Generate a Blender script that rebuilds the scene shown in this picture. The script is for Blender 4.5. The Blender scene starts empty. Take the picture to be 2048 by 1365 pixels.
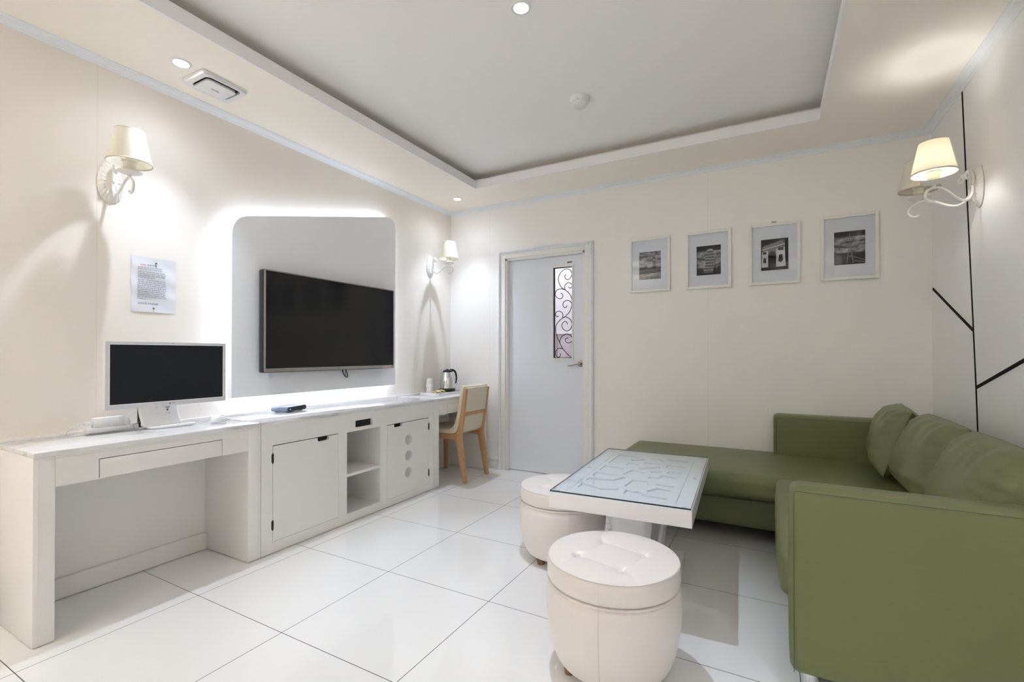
import bpy, bmesh, math, random
from mathutils import Vector, Matrix
R = math.radians
SC = bpy.context.scene
COL = SC.collection

# ------------------------------------------------------------------ room numbers (metres)
XL, XR, YF, YB = -2.869, 0.909, 3.92, -1.35       # left, right, far and back walls
ZS, ZU = 2.553, 2.685                              # soffit and raised ceiling
TX0, TX1, TY0, TY1 = -2.245, 0.272, -0.75, 3.428  # tray opening
CABX = -2.429                                     # front plane of the built-in furniture

# ------------------------------------------------------------------ camera
cam_data = bpy.data.cameras.new('camera')
cam_data.sensor_width = 36.0
cam_data.lens = 940.0 / 2048.0 * 36.0
cam_data.shift_y = 0.01005
cam_data.clip_start = 0.02
cam = bpy.data.objects.new('camera', cam_data)
cam.location = (0.0, 0.0, 1.1139)
cam.rotation_euler = (R(90.3), 0.0, R(28.76))
COL.objects.link(cam)
SC.camera = cam

# ------------------------------------------------------------------ world and exposure
world = bpy.data.worlds.new('world')
SC.world = world
world.use_nodes = True
world.node_tree.nodes['Background'].inputs[0].default_value = (0.6, 0.65, 0.7, 1)
world.node_tree.nodes['Background'].inputs[1].default_value = 0.0
vs = SC.view_settings
vs.view_transform = 'Standard'
vs.look = 'None'
vs.exposure = 0.95
vs.gamma = 1.0
vs.use_curve_mapping = False
SC.cycles.max_bounces = 12
SC.cycles.diffuse_bounces = 8
SC.cycles.glossy_bounces = 6
SC.cycles.transparent_max_bounces = 12
SC.cycles.sample_clamp_indirect = 6.0
SC.cycles.caustics_reflective = False
SC.cycles.caustics_refractive = False

# ------------------------------------------------------------------ lamps of the room
COOL = (0.80, 0.92, 1.13)
DOWNLIGHTS = [  # x, y, ceiling height, watts, cone, label
    (-2.548, 1.243, ZS, 32.0, 78, 'recessed round downlight in the lower ceiling beside the ventilation grille'),
    (-2.540, 3.574, ZS, 32.0*.9, 78, 'recessed round downlight in the lower ceiling near the far left corner'),
    (-.985, 1.880, ZU, 41.0, 57, 'recessed round downlight in the middle of the raised ceiling'),
]

# ------------------------------------------------------------------ helpers
def link(o, parent=None):
    COL.objects.link(o)
    if parent is not None:
        o.parent = parent
    return o

def tag(o, label=None, cat=None, group=None, kind=None):
    if label: o['label'] = label
    if cat: o['category'] = cat
    if group: o['group'] = group
    if kind: o['kind'] = kind
    return o

def empty(name, loc=(0, 0, 0), rz=0.0, label=None, cat=None, group=None, kind=None):
    o = bpy.data.objects.new(name, None)
    o.empty_display_size = 0.1
    o.location = loc
    o.rotation_euler = (0, 0, rz)
    link(o)
    return tag(o, label, cat, group, kind)

class MB:
    """collects shapes into one mesh"""
    def __init__(self):
        self.bm = bmesh.new()
        self.mi = 0
    def _new(self, verts, faces, M=None):
        vs_ = [self.bm.verts.new(Vector(v) if M is None else M @ Vector(v)) for v in verts]
        out = []
        for f in faces:
            try:
                fc = self.bm.faces.new([vs_[i] for i in f])
                fc.material_index = self.mi
                out.append(fc)
            except ValueError:
                pass
        return vs_, out
    def box(self, x0, x1, y0, y1, z0, z1, bev=0.0, seg=2, M=None):
        v = [(x, y, z) for z in (z0, z1) for y in (y0, y1) for x in (x0, x1)]
        f = [(0, 2, 3, 1), (4, 5, 7, 6), (0, 1, 5, 4), (2, 6, 7, 3), (0, 4, 6, 2), (1, 3, 7, 5)]
        vs_, fs = self._new(v, f, M)
        if bev > 0:
            es = list({e for fc in fs for e in fc.edges})
            bmesh.ops.bevel(self.bm, geom=es, offset=bev, segments=seg, affect='EDGES', profile=0.5, clamp_overlap=True)
        return self
    def prism(self, poly, axis, a0, a1, bev=0.0, seg=2, M=None):
        """poly in the two other axes (cyclic order of the remaining axes), extruded along axis"""
        n = len(poly)
        def P(p, a):
            if axis == 'x': return (a, p[0], p[1])
            if axis == 'y': return (p[0], a, p[1])
            return (p[0], p[1], a)
        v = [P(p, a0) for p in poly] + [P(p, a1) for p in poly]
        f = [tuple(range(n)), tuple(range(2*n-1, n-1, -1))] + [(i, n+i, n+(i+1) % n, (i+1) % n) for i in range(n)]
        vs_, fs = self._new(v, f, M)
        bmesh.ops.recalc_face_normals(self.bm, faces=fs)
        if bev > 0:
            es = list({e for fc in fs for e in fc.edges})
            bmesh.ops.bevel(self.bm, geom=es, offset=bev, segments=seg, affect='EDGES', profile=0.5, clamp_overlap=True)
        return self
    def holed(self, outer, holes, axis, a0, a1, M=None):
        """a plate with holes cut through: outline and holes are 2d loops"""
        def P(p, a):
            if axis == 'x': return Vector((a, p[0], p[1]))
            if axis == 'y': return Vector((p[0], a, p[1]))
            return Vector((p[0], p[1], a))
        T = (lambda v: v) if M is None else (lambda v: M @ v)
        from mathutils.geometry import tessellate_polygon
        allf = []
        rings = []
        loops = [outer]+holes
        tris = tessellate_polygon([[Vector((q[0], q[1], 0)) for q in l] for l in loops])
        for a in (a0, a1):
            rr = [[self.bm.verts.new(T(P(p, a))) for p in loop] for loop in loops]
            flat = [v for l in rr for v in l]
            for t in tris:
                try: allf.append(self.bm.faces.new([flat[i] for i in t]))
                except ValueError: pass
            rings.append(rr)
        for l0, l1 in zip(*rings):
            n = len(l0)
            for i in range(n):
                allf.append(self.bm.faces.new((l0[i], l0[(i+1) % n], l1[(i+1) % n], l1[i])))
        for f in allf: f.material_index = self.mi
        bmesh.ops.recalc_face_normals(self.bm, faces=allf)
        return self
    def tube(self, pts, r, n=8, closed=False, M=None, caps=True):
        pts = [Vector(p) for p in pts]
        rs = r if isinstance(r, (list, tuple)) else [r]*len(pts)
        m = len(pts)
        rings = []
        prev = None
        for i, p in enumerate(pts):
            a = pts[i-1] if (i > 0 or closed) else p
            b = pts[(i+1) % m] if (i < m-1 or closed) else p
            t = (b - a)
            t = t.normalized() if t.length > 1e-9 else Vector((0, 0, 1))
            if prev is None:
                u = t.orthogonal().normalized()
            else:
                u = (prev - t*prev.dot(t))
                u = u.normalized() if u.length > 1e-6 else t.orthogonal().normalized()
            prev = u
            w = t.cross(u)
            ring = []
            for k in range(n):
                an = 2*math.pi*k/n
                q = p + (u*math.cos(an) + w*math.sin(an))*rs[i]
                ring.append(self.bm.verts.new(q if M is None else M @ q))
            rings.append(ring)
        fs = []
        rng = range(m) if closed else range(m-1)
        for i in rng:
            a, b = rings[i], rings[(i+1) % m]
            for k in range(n):
                fs.append(self.bm.faces.new((a[k], a[(k+1) % n], b[(k+1) % n], b[k])))
        if not closed and caps:
            fs.append(self.bm.faces.new(list(reversed(rings[0]))))
            fs.append(self.bm.faces.new(rings[-1]))
        for f in fs: f.material_index = self.mi
        return self
    def lathe(self, prof, c=(0, 0, 0), n=48, M=None, sx=1.0, sy=1.0, close=False):
        """prof: (radius, z) list, spun about the vertical through c"""
        rings = []
        for r, z in prof:
            ring = []
            for k in range(n if r > 1e-7 else 1):
                a = 2*math.pi*k/n
                q = Vector((c[0]+r*sx*math.cos(a), c[1]+r*sy*math.sin(a), c[2]+z))
                ring.append(self.bm.verts.new(q if M is None else M @ q))
            rings.append(ring)
        fs = []
        pairs = list(zip(rings[:-1], rings[1:]))
        if close: pairs.append((rings[-1], rings[0]))
        for a, b in pairs:
            for k in range(n):
                k2 = (k+1) % n
                if len(a) == 1 and len(b) == 1: continue
                if len(a) == 1: fs.append(self.bm.faces.new((a[0], b[k2], b[k])))
                elif len(b) == 1: fs.append(self.bm.faces.new((a[k], a[k2], b[0])))
                else: fs.append(self.bm.faces.new((a[k], a[k2], b[k2], b[k])))
        for f in fs: f.material_index = self.mi
        return self
    def sweep(self, prof, path, M=None, closed=True):
        """prof (offset inward, height) swept round a rectangle-like path of (x, y, nx, ny) corner stations"""
        rings = []
        for (x, y, nx, ny) in path:
            rings.append([self.bm.verts.new((x+nx*a, y+ny*a, z)) for a, z in prof])
        m = len(path)
        fs = []
        for i in (range(m) if closed else range(m-1)):
            a, b = rings[i], rings[(i+1) % m]
            for k in range(len(prof)-1):
                fs.append(self.bm.faces.new((a[k], a[k+1], b[k+1], b[k])))
        for f in fs: f.material_index = self.mi
        bmesh.ops.recalc_face_normals(self.bm, faces=fs)
        return self
    def grid(self, fn, nu, nv, wrapu=False):
        vv = [[self.bm.verts.new(fn(i/nu, j/nv)) for j in range(nv+1)] for i in range(nu if wrapu else nu+1)]
        n = len(vv)
        for i in range(nu):
            for j in range(nv):
                try:
                    f = self.bm.faces.new((vv[i][j], vv[(i+1) % n][j], vv[(i+1) % n][j+1], vv[i][j+1]))
                    f.material_index = self.mi
                except ValueError:
                    pass
        return self
    def build(self, name, mat, parent=None, smooth=True, angle=35, weld=False):
        if weld:
            bmesh.ops.remove_doubles(self.bm, verts=self.bm.verts, dist=1e-5)
        bmesh.ops.recalc_face_normals(self.bm, faces=self.bm.faces)
        me = bpy.data.meshes.new(name)
        self.bm.to_mesh(me)
        self.bm.free()
        for m in (mat if isinstance(mat, (list, tuple)) else [mat]):
            me.materials.append(m)
        if smooth:
            me.polygons.foreach_set('use_smooth', [True]*len(me.polygons))
            me.set_sharp_from_angle(angle=R(angle))
        o = bpy.data.objects.new(name, me)
        return link(o, parent)

def struct(o):
    o['kind'] = 'structure'
    return o

def rrect(x0, x1, y0, y1, r, n=6):
    out = []
    for cx, cy, a0 in ((x1-r, y1-r, 0), (x0+r, y1-r, 90), (x0+r, y0+r, 180), (x1-r, y0+r, 270)):
        for k in range(n+1):
            a = R(a0 + 90*k/n)
            out.append((cx+r*math.cos(a), cy+r*math.sin(a)))
    return out

def circle(cx, cy, r, n=32):
    return [(cx+r*math.cos(2*math.pi*k/n), cy+r*math.sin(2*math.pi*k/n)) for k in range(n)]

def spline(pts, sub=6, closed=False):
    """Catmull-Rom through the points"""
    P = [Vector(p) for p in pts]
    n = len(P)
    out = []
    for i in range(n if closed else n-1):
        p0 = P[(i-1) % n] if (i > 0 or closed) else P[0]*2-P[1]
        p1, p2 = P[i], P[(i+1) % n]
        p3 = P[(i+2) % n] if (i+2 < n or closed) else P[-1]*2-P[-2]
        for k in range(sub):
            t = k/sub
            out.append(0.5*((2*p1)+(p2-p0)*t+(2*p0-5*p1+4*p2-p3)*t*t+(3*p1-p0-3*p2+p3)*t**3))
    if not closed: out.append(P[-1])
    return out

def text(name, body, size, mat, M, parent, align='CENTER', depth=0.0004, spacing=1.0, xscale=1.0):
    cu = bpy.data.curves.new(name, 'FONT')
    cu.body = body
    cu.size = size
    cu.align_x = align
    cu.align_y = 'CENTER'
    cu.extrude = depth
    cu.space_character = spacing
    cu.resolution_u = 2
    tmp = bpy.data.objects.new(name, cu)
    COL.objects.link(tmp)
    dg = bpy.context.evaluated_depsgraph_get()
    me = bpy.data.meshes.new_from_object(tmp.evaluated_get(dg))
    bpy.data.objects.remove(tmp)
    bpy.data.curves.remove(cu)
    me.transform(M @ Matrix.Diagonal((xscale, 1, 1, 1)))
    me.materials.clear()
    me.materials.append(mat)
    o = bpy.data.objects.new(name, me)
    return link(o, parent)

def basis(origin, xdir, ydir):
    """matrix whose local x,y (text plane) point along xdir and ydir"""
    x = Vector(xdir).normalized(); y = Vector(ydir).normalized(); z = x.cross(y)
    M = Matrix((( x.x, y.x, z.x, origin[0]), (x.y, y.y, z.y, origin[1]), (x.z, y.z, z.z, origin[2]), (0, 0, 0, 1)))
    return M

# ------------------------------------------------------------------ materials
def mat(name, col, rough=0.5, metal=0.0, spec=0.5, coat=0.0, bump=None, var=None, sheen=0.0, ior=1.5, emis=None):
    """bump=(scale, strength, stretch)  var=(scale, amount)"""
    m = bpy.data.materials.new(name)
    m.use_nodes = True
    nt = m.node_tree
    b = nt.nodes['Principled BSDF']
    b.inputs['Base Color'].default_value = (*col, 1)
    b.inputs['Roughness'].default_value = rough
    b.inputs['Metallic'].default_value = metal
    b.inputs['Specular IOR Level'].default_value = spec
    b.inputs['IOR'].default_value = ior
    b.inputs['Coat Weight'].default_value = coat
    b.inputs['Coat Roughness'].default_value = 0.05
    if emis:
        b.inputs['Emission Color'].default_value = (*emis[0], 1)
        b.inputs['Emission Strength'].default_value = emis[1]
    tc = nt.nodes.new('ShaderNodeTexCoord')
    if bump:
        n = nt.nodes.new('ShaderNodeTexNoise')
        n.inputs['Scale'].default_value = bump[0]
        n.inputs['Detail'].default_value = 4
        src = tc.outputs['Object']
        if len(bump) > 2:
            mp = nt.nodes.new('ShaderNodeMapping')
            mp.inputs['Scale'].default_value = bump[2]
            nt.links.new(src, mp.inputs['Vector']); src = mp.outputs['Vector']
        nt.links.new(src, n.inputs['Vector'])
        bp = nt.nodes.new('ShaderNodeBump')
        bp.inputs['Strength'].default_value = bump[1]
        bp.inputs['Distance'].default_value = 0.002
        nt.links.new(n.outputs['Fac'], bp.inputs['Height'])
        nt.links.new(bp.outputs['Normal'], b.inputs['Normal'])
    if var:
        n2 = nt.nodes.new('ShaderNodeTexNoise')
        n2.inputs['Scale'].default_value = var[0]
        n2.inputs['Detail'].default_value = 5
        nt.links.new(tc.outputs['Object'], n2.inputs['Vector'])
        mr = nt.nodes.new('ShaderNodeMapRange')
        mr.inputs['To Min'].default_value = 1.0-var[1]
        mr.inputs['To Max'].default_value = 1.0+var[1]
        nt.links.new(n2.outputs['Fac'], mr.inputs['Value'])
        mx = nt.nodes.new('ShaderNodeVectorMath'); mx.operation = 'SCALE'
        mx.inputs[0].default_value = col
        nt.links.new(mr.outputs['Result'], mx.inputs['Scale'])
        nt.links.new(mx.outputs['Vector'], b.inputs['Base Color'])
    return m

def node(nt, t, **kw):
    n = nt.nodes.new(t)
    for k, v in kw.items():
        if k in ('operation', 'blend_type', 'data_type', 'wave_type', 'feature', 'distance', 'noise_dimensions', 'interpolation_type'):
            setattr(n, k, v)
        else:
            n.inputs[k].default_value = v
    return n

def glass_mat(name, tint=(0.92, 0.97, 0.95), ior=1.5, rough=0.0):
    """thin pane: see-through film that mirrors by Fresnel"""
    m = bpy.data.materials.new(name)
    m.use_nodes = True
    nt = m.node_tree
    nt.nodes.remove(nt.nodes['Principled BSDF'])
    out = nt.nodes['Material Output']
    tr = nt.nodes.new('ShaderNodeBsdfTransparent'); tr.inputs[0].default_value = (*tint, 1)
    gl = nt.nodes.new('ShaderNodeBsdfGlossy'); gl.inputs['Roughness'].default_value = rough
    fr = nt.nodes.new('ShaderNodeFresnel'); fr.inputs['IOR'].default_value = ior
    mx = nt.nodes.new('ShaderNodeMixShader')
    ge = nt.nodes.new('ShaderNodeNewGeometry')
    inv = nt.nodes.new('ShaderNodeMath'); inv.operation = 'SUBTRACT'; inv.inputs[0].default_value = 1.0
    mu = nt.nodes.new('ShaderNodeMath'); mu.operation = 'MULTIPLY'
    nt.links.new(ge.outputs['Backfacing'], inv.inputs[1])
    nt.links.new(inv.outputs[0], mu.inputs[0]); nt.links.new(fr.outputs[0], mu.inputs[1])
    nt.links.new(mu.outputs[0], mx.inputs[0])
    nt.links.new(tr.outputs[0], mx.inputs[1])
    nt.links.new(gl.outputs[0], mx.inputs[2])
    nt.links.new(mx.outputs[0], out.inputs['Surface'])
    return m

def wall_mat(name, col, stains=True, seam_axis=None, seams=(), rough=0.55):
    m = mat(name, col, rough=rough, bump=(900, 0.25, (1, 1, 0.25)))
    nt = m.node_tree
    b = nt.nodes['Principled BSDF']
    tc = nt.nodes['Texture Coordinate']
    cur = None
    rgb = nt.nodes.new('ShaderNodeRGB'); rgb.outputs[0].default_value = (*col, 1)
    cur = rgb.outputs[0]
    if stains:
        n = node(nt, 'ShaderNodeTexNoise', Scale=1.3, Detail=4.0)
        nt.links.new(tc.outputs['Object'], n.inputs['Vector'])
        mr = node(nt, 'ShaderNodeMapRange', **{'From Min': 0.35, 'From Max': 0.7, 'To Min': 0.0, 'To Max': 0.06})
        nt.links.new(n.outputs['Fac'], mr.inputs['Value'])
        mx = nt.nodes.new('ShaderNodeMixRGB'); mx.inputs['Color2'].default_value = (col[0]*.8, col[1]*.72, col[2]*.6, 1)
        nt.links.new(mr.outputs[0], mx.inputs['Fac']); nt.links.new(cur, mx.inputs['Color1'])
        cur = mx.outputs[0]
        # small specks
        v = node(nt, 'ShaderNodeTexVoronoi', Scale=5.0)
        nt.links.new(tc.outputs['Object'], v.inputs['Vector'])
        lt = nt.nodes.new('ShaderNodeMath'); lt.operation = 'LESS_THAN'; lt.inputs[1].default_value = 0.022
        nt.links.new(v.outputs['Distance'], lt.inputs[0])
        sc = nt.nodes.new('ShaderNodeMath'); sc.operation = 'MULTIPLY'; sc.inputs[1].default_value = 0.35
        nt.links.new(lt.outputs[0], sc.inputs[0])
        mx2 = nt.nodes.new('ShaderNodeMixRGB'); mx2.inputs['Color2'].default_value = (0.45, 0.33, 0.2, 1)
        nt.links.new(sc.outputs[0], mx2.inputs['Fac']); nt.links.new(cur, mx2.inputs['Color1'])
        cur = mx2.outputs[0]
    if seam_axis is not None:
        sp = nt.nodes.new('ShaderNodeSeparateXYZ')
        nt.links.new(tc.outputs['Object'], sp.inputs[0])
        for s in seams:
            su = nt.nodes.new('ShaderNodeMath'); su.operation = 'SUBTRACT'; su.inputs[1].default_value = s
            nt.links.new(sp.outputs[seam_axis], su.inputs[0])
            ab = nt.nodes.new('ShaderNodeMath'); ab.operation = 'ABSOLUTE'
            nt.links.new(su.outputs[0], ab.inputs[0])
            lt = nt.nodes.new('ShaderNodeMath'); lt.operation = 'LESS_THAN'; lt.inputs[1].default_value = 0.0016
            nt.links.new(ab.outputs[0], lt.inputs[0])
            s3 = nt.nodes.new('ShaderNodeMath'); s3.operation = 'MULTIPLY'; s3.inputs[1].default_value = 0.35
            nt.links.new(lt.outputs[0], s3.inputs[0])
            mx = nt.nodes.new('ShaderNodeMixRGB'); mx.inputs['Color2'].default_value = (col[0]*.75, col[1]*.7, col[2]*.62, 1)
            nt.links.new(s3.outputs[0], mx.inputs['Fac']); nt.links.new(cur, mx.inputs['Color1'])
            cur = mx.outputs[0]
    nt.links.new(cur, b.inputs['Base Color'])
    return m

def floor_mat():
    m = mat('porcelain_floor_tiles', (0.80, 0.80, 0.79), rough=0.025, spec=0.5, ior=1.6)
    nt = m.node_tree; b = nt.nodes['Principled BSDF']; tc = nt.nodes['Texture Coordinate']
    sp = nt.nodes.new('ShaderNodeSeparateXYZ'); nt.links.new(tc.outputs['Object'], sp.inputs[0])
    masks = []
    for ax, off in ((0, -1.7115+6.0), (1, 1.807-6.0)):
        a = nt.nodes.new('ShaderNodeMath'); a.operation = 'ADD'; a.inputs[1].default_value = (1.7115+6.0) if ax == 0 else (6.0-1.807)
        nt.links.new(sp.outputs[ax], a.inputs[0])
        d = nt.nodes.new('ShaderNodeMath'); d.operation = 'DIVIDE'; d.inputs[1].default_value = 0.6
        nt.links.new(a.outputs[0], d.inputs[0])
        f = nt.nodes.new('ShaderNodeMath'); f.operation = 'FRACT'; nt.links.new(d.outputs[0], f.inputs[0])
        s = nt.nodes.new('ShaderNodeMath'); s.operation = 'SUBTRACT'; s.inputs[1].default_value = 0.5
        nt.links.new(f.outputs[0], s.inputs[0])
        ab = nt.nodes.new('ShaderNodeMath'); ab.operation = 'ABSOLUTE'; nt.links.new(s.outputs[0], ab.inputs[0])
        g = nt.nodes.new('ShaderNodeMath'); g.operation = 'GREATER_THAN'; g.inputs[1].default_value = 0.5-0.0024
        nt.links.new(ab.outputs[0], g.inputs[0])
        masks.append(g)
    mxm = nt.nodes.new('ShaderNodeMath'); mxm.operation = 'MAXIMUM'
    nt.links.new(masks[0].outputs[0], mxm.inputs[0]); nt.links.new(masks[1].outputs[0], mxm.inputs[1])
    n = node(nt, 'ShaderNodeTexNoise', Scale=3.0, Detail=6.0)
    nt.links.new(tc.outputs['Object'], n.inputs['Vector'])
    cr = nt.nodes.new('ShaderNodeMixRGB'); cr.inputs['Color1'].default_value = (0.84, 0.84, 0.83, 1); cr.inputs['Color2'].default_value = (0.80, 0.795, 0.78, 1)
    nt.links.new(n.outputs['Fac'], cr.inputs['Fac'])
    mx = nt.nodes.new('ShaderNodeMixRGB'); mx.inputs['Color2'].default_value = (0.055, 0.045, 0.035, 1)
    nt.links.new(mxm.outputs[0], mx.inputs['Fac']); nt.links.new(cr.outputs[0], mx.inputs['Color1'])
    nt.links.new(mx.outputs[0], b.inputs['Base Color'])
    rm = nt.nodes.new('ShaderNodeMapRange'); rm.inputs['To Min'].default_value = 0.025; rm.inputs['To Max'].default_value = 0.7
    nt.links.new(mxm.outputs[0], rm.inputs['Value']); nt.links.new(rm.outputs[0], b.inputs['Roughness'])
    return m

def marble_mat():
    m = mat('white_marble', (0.72, 0.73, 0.74), rough=0.045, spec=0.55)
    nt = m.node_tree; b = nt.nodes['Principled BSDF']; tc = nt.nodes['Texture Coordinate']
    mp = nt.nodes.new('ShaderNodeMapping'); mp.inputs['Scale'].default_value = (3.2, 0.8, 3.0); mp.inputs['Rotation'].default_value = (0, 0, R(24))
    nt.links.new(tc.outputs['Object'], mp.inputs[0])
    n = node(nt, 'ShaderNodeTexNoise', Scale=4.0, Detail=9.0, Roughness=0.66, Distortion=0.8)
    nt.links.new(mp.outputs[0], n.inputs['Vector'])
    cr = nt.nodes.new('ShaderNodeValToRGB')
    e = cr.color_ramp.elements
    e[0].position = 0.36; e[0].color = (0.50, 0.50, 0.495, 1)
    e[1].position = 0.62; e[1].color = (0.78, 0.785, 0.79, 1)
    k = cr.color_ramp.elements.new(0.47); k.color = (0.71, 0.715, 0.72, 1)
    nt.links.new(n.outputs['Fac'], cr.inputs[0]); nt.links.new(cr.outputs[0], b.inputs['Base Color'])
    return m

def wood_mat(name, c1, c2, scale=(2, 2, 14)):
    m = mat(name, c1, rough=0.38, spec=0.4)
    nt = m.node_tree; b = nt.nodes['Principled BSDF']; tc = nt.nodes['Texture Coordinate']
    mp = nt.nodes.new('ShaderNodeMapping'); mp.inputs['Scale'].default_value = scale
    nt.links.new(tc.outputs['Object'], mp.inputs[0])
    n = node(nt, 'ShaderNodeTexNoise', Scale=6.0, Detail=6.0, Roughness=0.6)
    nt.links.new(mp.outputs[0], n.inputs['Vector'])
    mx = nt.nodes.new('ShaderNodeMixRGB'); mx.inputs['Color1'].default_value = (*c1, 1); mx.inputs['Color2'].default_value = (*c2, 1)
    nt.links.new(n.outputs['Fac'], mx.inputs['Fac']); nt.links.new(mx.outputs[0], b.inputs['Base Color'])
    return m

def leather_mat(name, col, rough=0.42, bs=260, bstr=0.35, var=0.05):
    m = mat(name, col, rough=rough, spec=0.5, bump=(bs, bstr), var=(3.0, var))
    return m

def shade_mat():
    m = bpy.data.materials.new('lampshade_fabric')
    m.use_nodes = True
    nt = m.node_tree
    b = nt.nodes['Principled BSDF']; out = nt.nodes['Material Output']
    b.inputs['Base Color'].default_value = (0.88, 0.85, 0.77, 1); b.inputs['Roughness'].default_value = 0.9
    tl = nt.nodes.new('ShaderNodeBsdfTranslucent'); tl.inputs[0].default_value = (0.90, 0.87, 0.78, 1)
    mx = nt.nodes.new('ShaderNodeMixShader'); mx.inputs[0].default_value = 0.42
    nt.links.new(b.outputs[0], mx.inputs[1]); nt.links.new(tl.outputs[0], mx.inputs[2])
    nt.links.new(mx.outputs[0], out.inputs['Surface'])
    return m

def emit_mat(name, col, strength):
    m = bpy.data.materials.new(name)
    m.use_nodes = True
    nt = m.node_tree
    nt.nodes.remove(nt.nodes['Principled BSDF'])
    e = nt.nodes.new('ShaderNodeEmission'); e.inputs[0].default_value = (*col, 1); e.inputs[1].default_value = strength
    nt.links.new(e.outputs[0], nt.nodes['Material Output'].inputs['Surface'])
    return m

M = {}
M['wall_l'] = wall_mat('cream_wallpaper', (0.86, 0.81, 0.745), seam_axis=1, seams=(1.03, 2.9))
M['wall_f'] = wall_mat('off_white_wallpaper', (0.895, 0.875, 0.85), seam_axis=0, seams=(-0.42, -2.4))
M['wall_r'] = wall_mat('white_wall_panel', (0.89, 0.885, 0.885), stains=False, rough=0.5)
M['ceil'] = mat('cream_ceiling_paper', (0.925, 0.875, 0.79), rough=0.6, bump=(500, 0.1))
M['ceil_up'] = mat('white_ceiling_paper', (0.935, 0.91, 0.885), rough=0.6, bump=(500, 0.1))
M['lip'] = mat('white_tray_edging', (0.90, 0.88, 0.89), rough=0.5)
M['cornice'] = mat('pale_blue_white_moulding', (0.83, 0.855, 0.885), rough=0.35)
M['floor'] = floor_mat()
M['marble'] = marble_mat()
M['lacquer'] = mat('white_lacquer', (0.82, 0.80, 0.78), rough=0.3, spec=0.4, bump=(60, 0.06), var=(2.5, 0.02))
M['panel'] = mat('grey_white_panel', (0.88, 0.89, 0.915), rough=0.4, spec=0.35)
M['dark'] = mat('dark_gap', (0.012, 0.01, 0.009), rough=0.7)
M['hinge'] = mat('dark_bronze_hinge', (0.045, 0.03, 0.025), rough=0.35, metal=0.7)
M['frost'] = mat('frosted_grey_disc', (0.52, 0.55, 0.54), rough=0.35)
M['black_gloss'] = mat('black_screen_glass', (0.010, 0.010, 0.011), rough=0.12, spec=0.35)
M['black_matte'] = mat('black_monitor_screen', (0.012, 0.013, 0.016), rough=0.32, spec=0.3)
M['steel_bezel'] = mat('brushed_grey_bezel', (0.42, 0.40, 0.39), rough=0.3, metal=0.8)
M['black'] = mat('black_plastic', (0.015, 0.015, 0.017), rough=0.35)
M['white_plastic'] = mat('white_plastic', (0.80, 0.80, 0.80), rough=0.3)
M['grey_plastic'] = mat('silver_grey_bezel', (0.62, 0.615, 0.63), rough=0.35)
M['white_metal'] = mat('white_painted_metal', (0.80, 0.785, 0.76), rough=0.4, bump=(120, 0.2))
M['ivory_metal'] = mat('antique_white_metal', (0.78, 0.75, 0.70), rough=0.45, bump=(90, 0.3), var=(40, 0.08))
M['shade'] = shade_mat()
M['shade_trim'] = mat('beige_shade_trim', (0.66, 0.56, 0.44), rough=0.8)
M['ivory'] = mat('ivory_candle_plastic', (0.80, 0.76, 0.64), rough=0.5)
M['leather_g'] = leather_mat('olive_green_leather', (0.146, 0.168, 0.066), rough=0.38, bs=420, bstr=0.3, var=0.06)
M['seam_g'] = mat('dark_green_stitching', (0.05, 0.06, 0.025), rough=0.7)
M['leather_w'] = leather_mat('pearl_white_leather', (0.80, 0.745, 0.71), rough=0.3, bs=300, bstr=0.12, var=0.03)
M['seam_w'] = mat('beige_stitching', (0.66, 0.60, 0.55), rough=0.8)
M['wood'] = wood_mat('oak_wood', (0.42, 0.22, 0.10), (0.56, 0.33, 0.165))
M['wood_dark'] = wood_mat('brown_wood_foot', (0.16, 0.08, 0.035), (0.22, 0.11, 0.05))
M['vinyl'] = mat('cream_vinyl', (0.66, 0.59, 0.44), rough=0.5, bump=(700, 0.3))
M['chrome'] = mat('polished_steel', (0.72, 0.72, 0.73), rough=0.16, metal=1.0)
M['nickel'] = mat('brushed_nickel', (0.36, 0.33, 0.31), rough=0.32, metal=0.9)
M['iron'] = mat('black_wrought_iron', (0.012, 0.012, 0.014), rough=0.5)
M['door'] = mat('white_door_paint', (0.76, 0.785, 0.845), rough=0.32, bump=(40, 0.08))
M['jamb'] = mat('cream_white_frame_paint', (0.82, 0.81, 0.78), rough=0.4)
M['pframe'] = mat('cream_white_picture_frame', (0.84, 0.83, 0.78), rough=0.4)
M['mat_board'] = mat('pale_grey_mat_board', (0.80, 0.81, 0.86), rough=0.8)
M['white_edge'] = mat('white_bevel_board', (0.9, 0.9, 0.9), rough=0.8)
M['paper'] = mat('white_paper', (0.74, 0.75, 0.78), rough=0.8, bump=(12, 0.6))
M['ink'] = mat('black_ink', (0.03, 0.03, 0.05), rough=0.8)
M['red'] = mat('red_ink', (0.55, 0.06, 0.06), rough=0.7)
M['brass'] = mat('antique_brass', (0.22, 0.16, 0.09), rough=0.4, metal=0.8)
M['glass'] = glass_mat('clear_glass_pane', (0.95, 0.97, 0.97))
M['glass_pic'] = glass_mat('picture_glass', (0.97, 0.98, 0.99), ior=1.5)
M['glass_table'] = glass_mat('pale_green_tabletop_glass', (0.955, 0.98, 0.985), ior=1.52)
M['glass_edge'] = mat('dark_green_glass_edge', (0.010, 0.035, 0.04), rough=0.15)
M['table_white'] = mat('white_table_lacquer', (0.88, 0.87, 0.90), rough=0.28)
M['bulb'] = emit_mat('lit_lens', (0.93, 0.96, 1.0), 30.0)
M['bulb_warm'] = emit_mat('lit_bulb', (1.0, 0.97, 0.90), 30.0)
M['led'] = emit_mat('led_strip', (0.72, 0.82, 1.0), 13.0)
M['blue_led'] = emit_mat('blue_indicator', (0.15, 0.5, 1.0), 3.0)
M['stb'] = mat('blue_grey_satin_plastic', (0.20, 0.26, 0.40), rough=0.22, spec=0.6)
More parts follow.
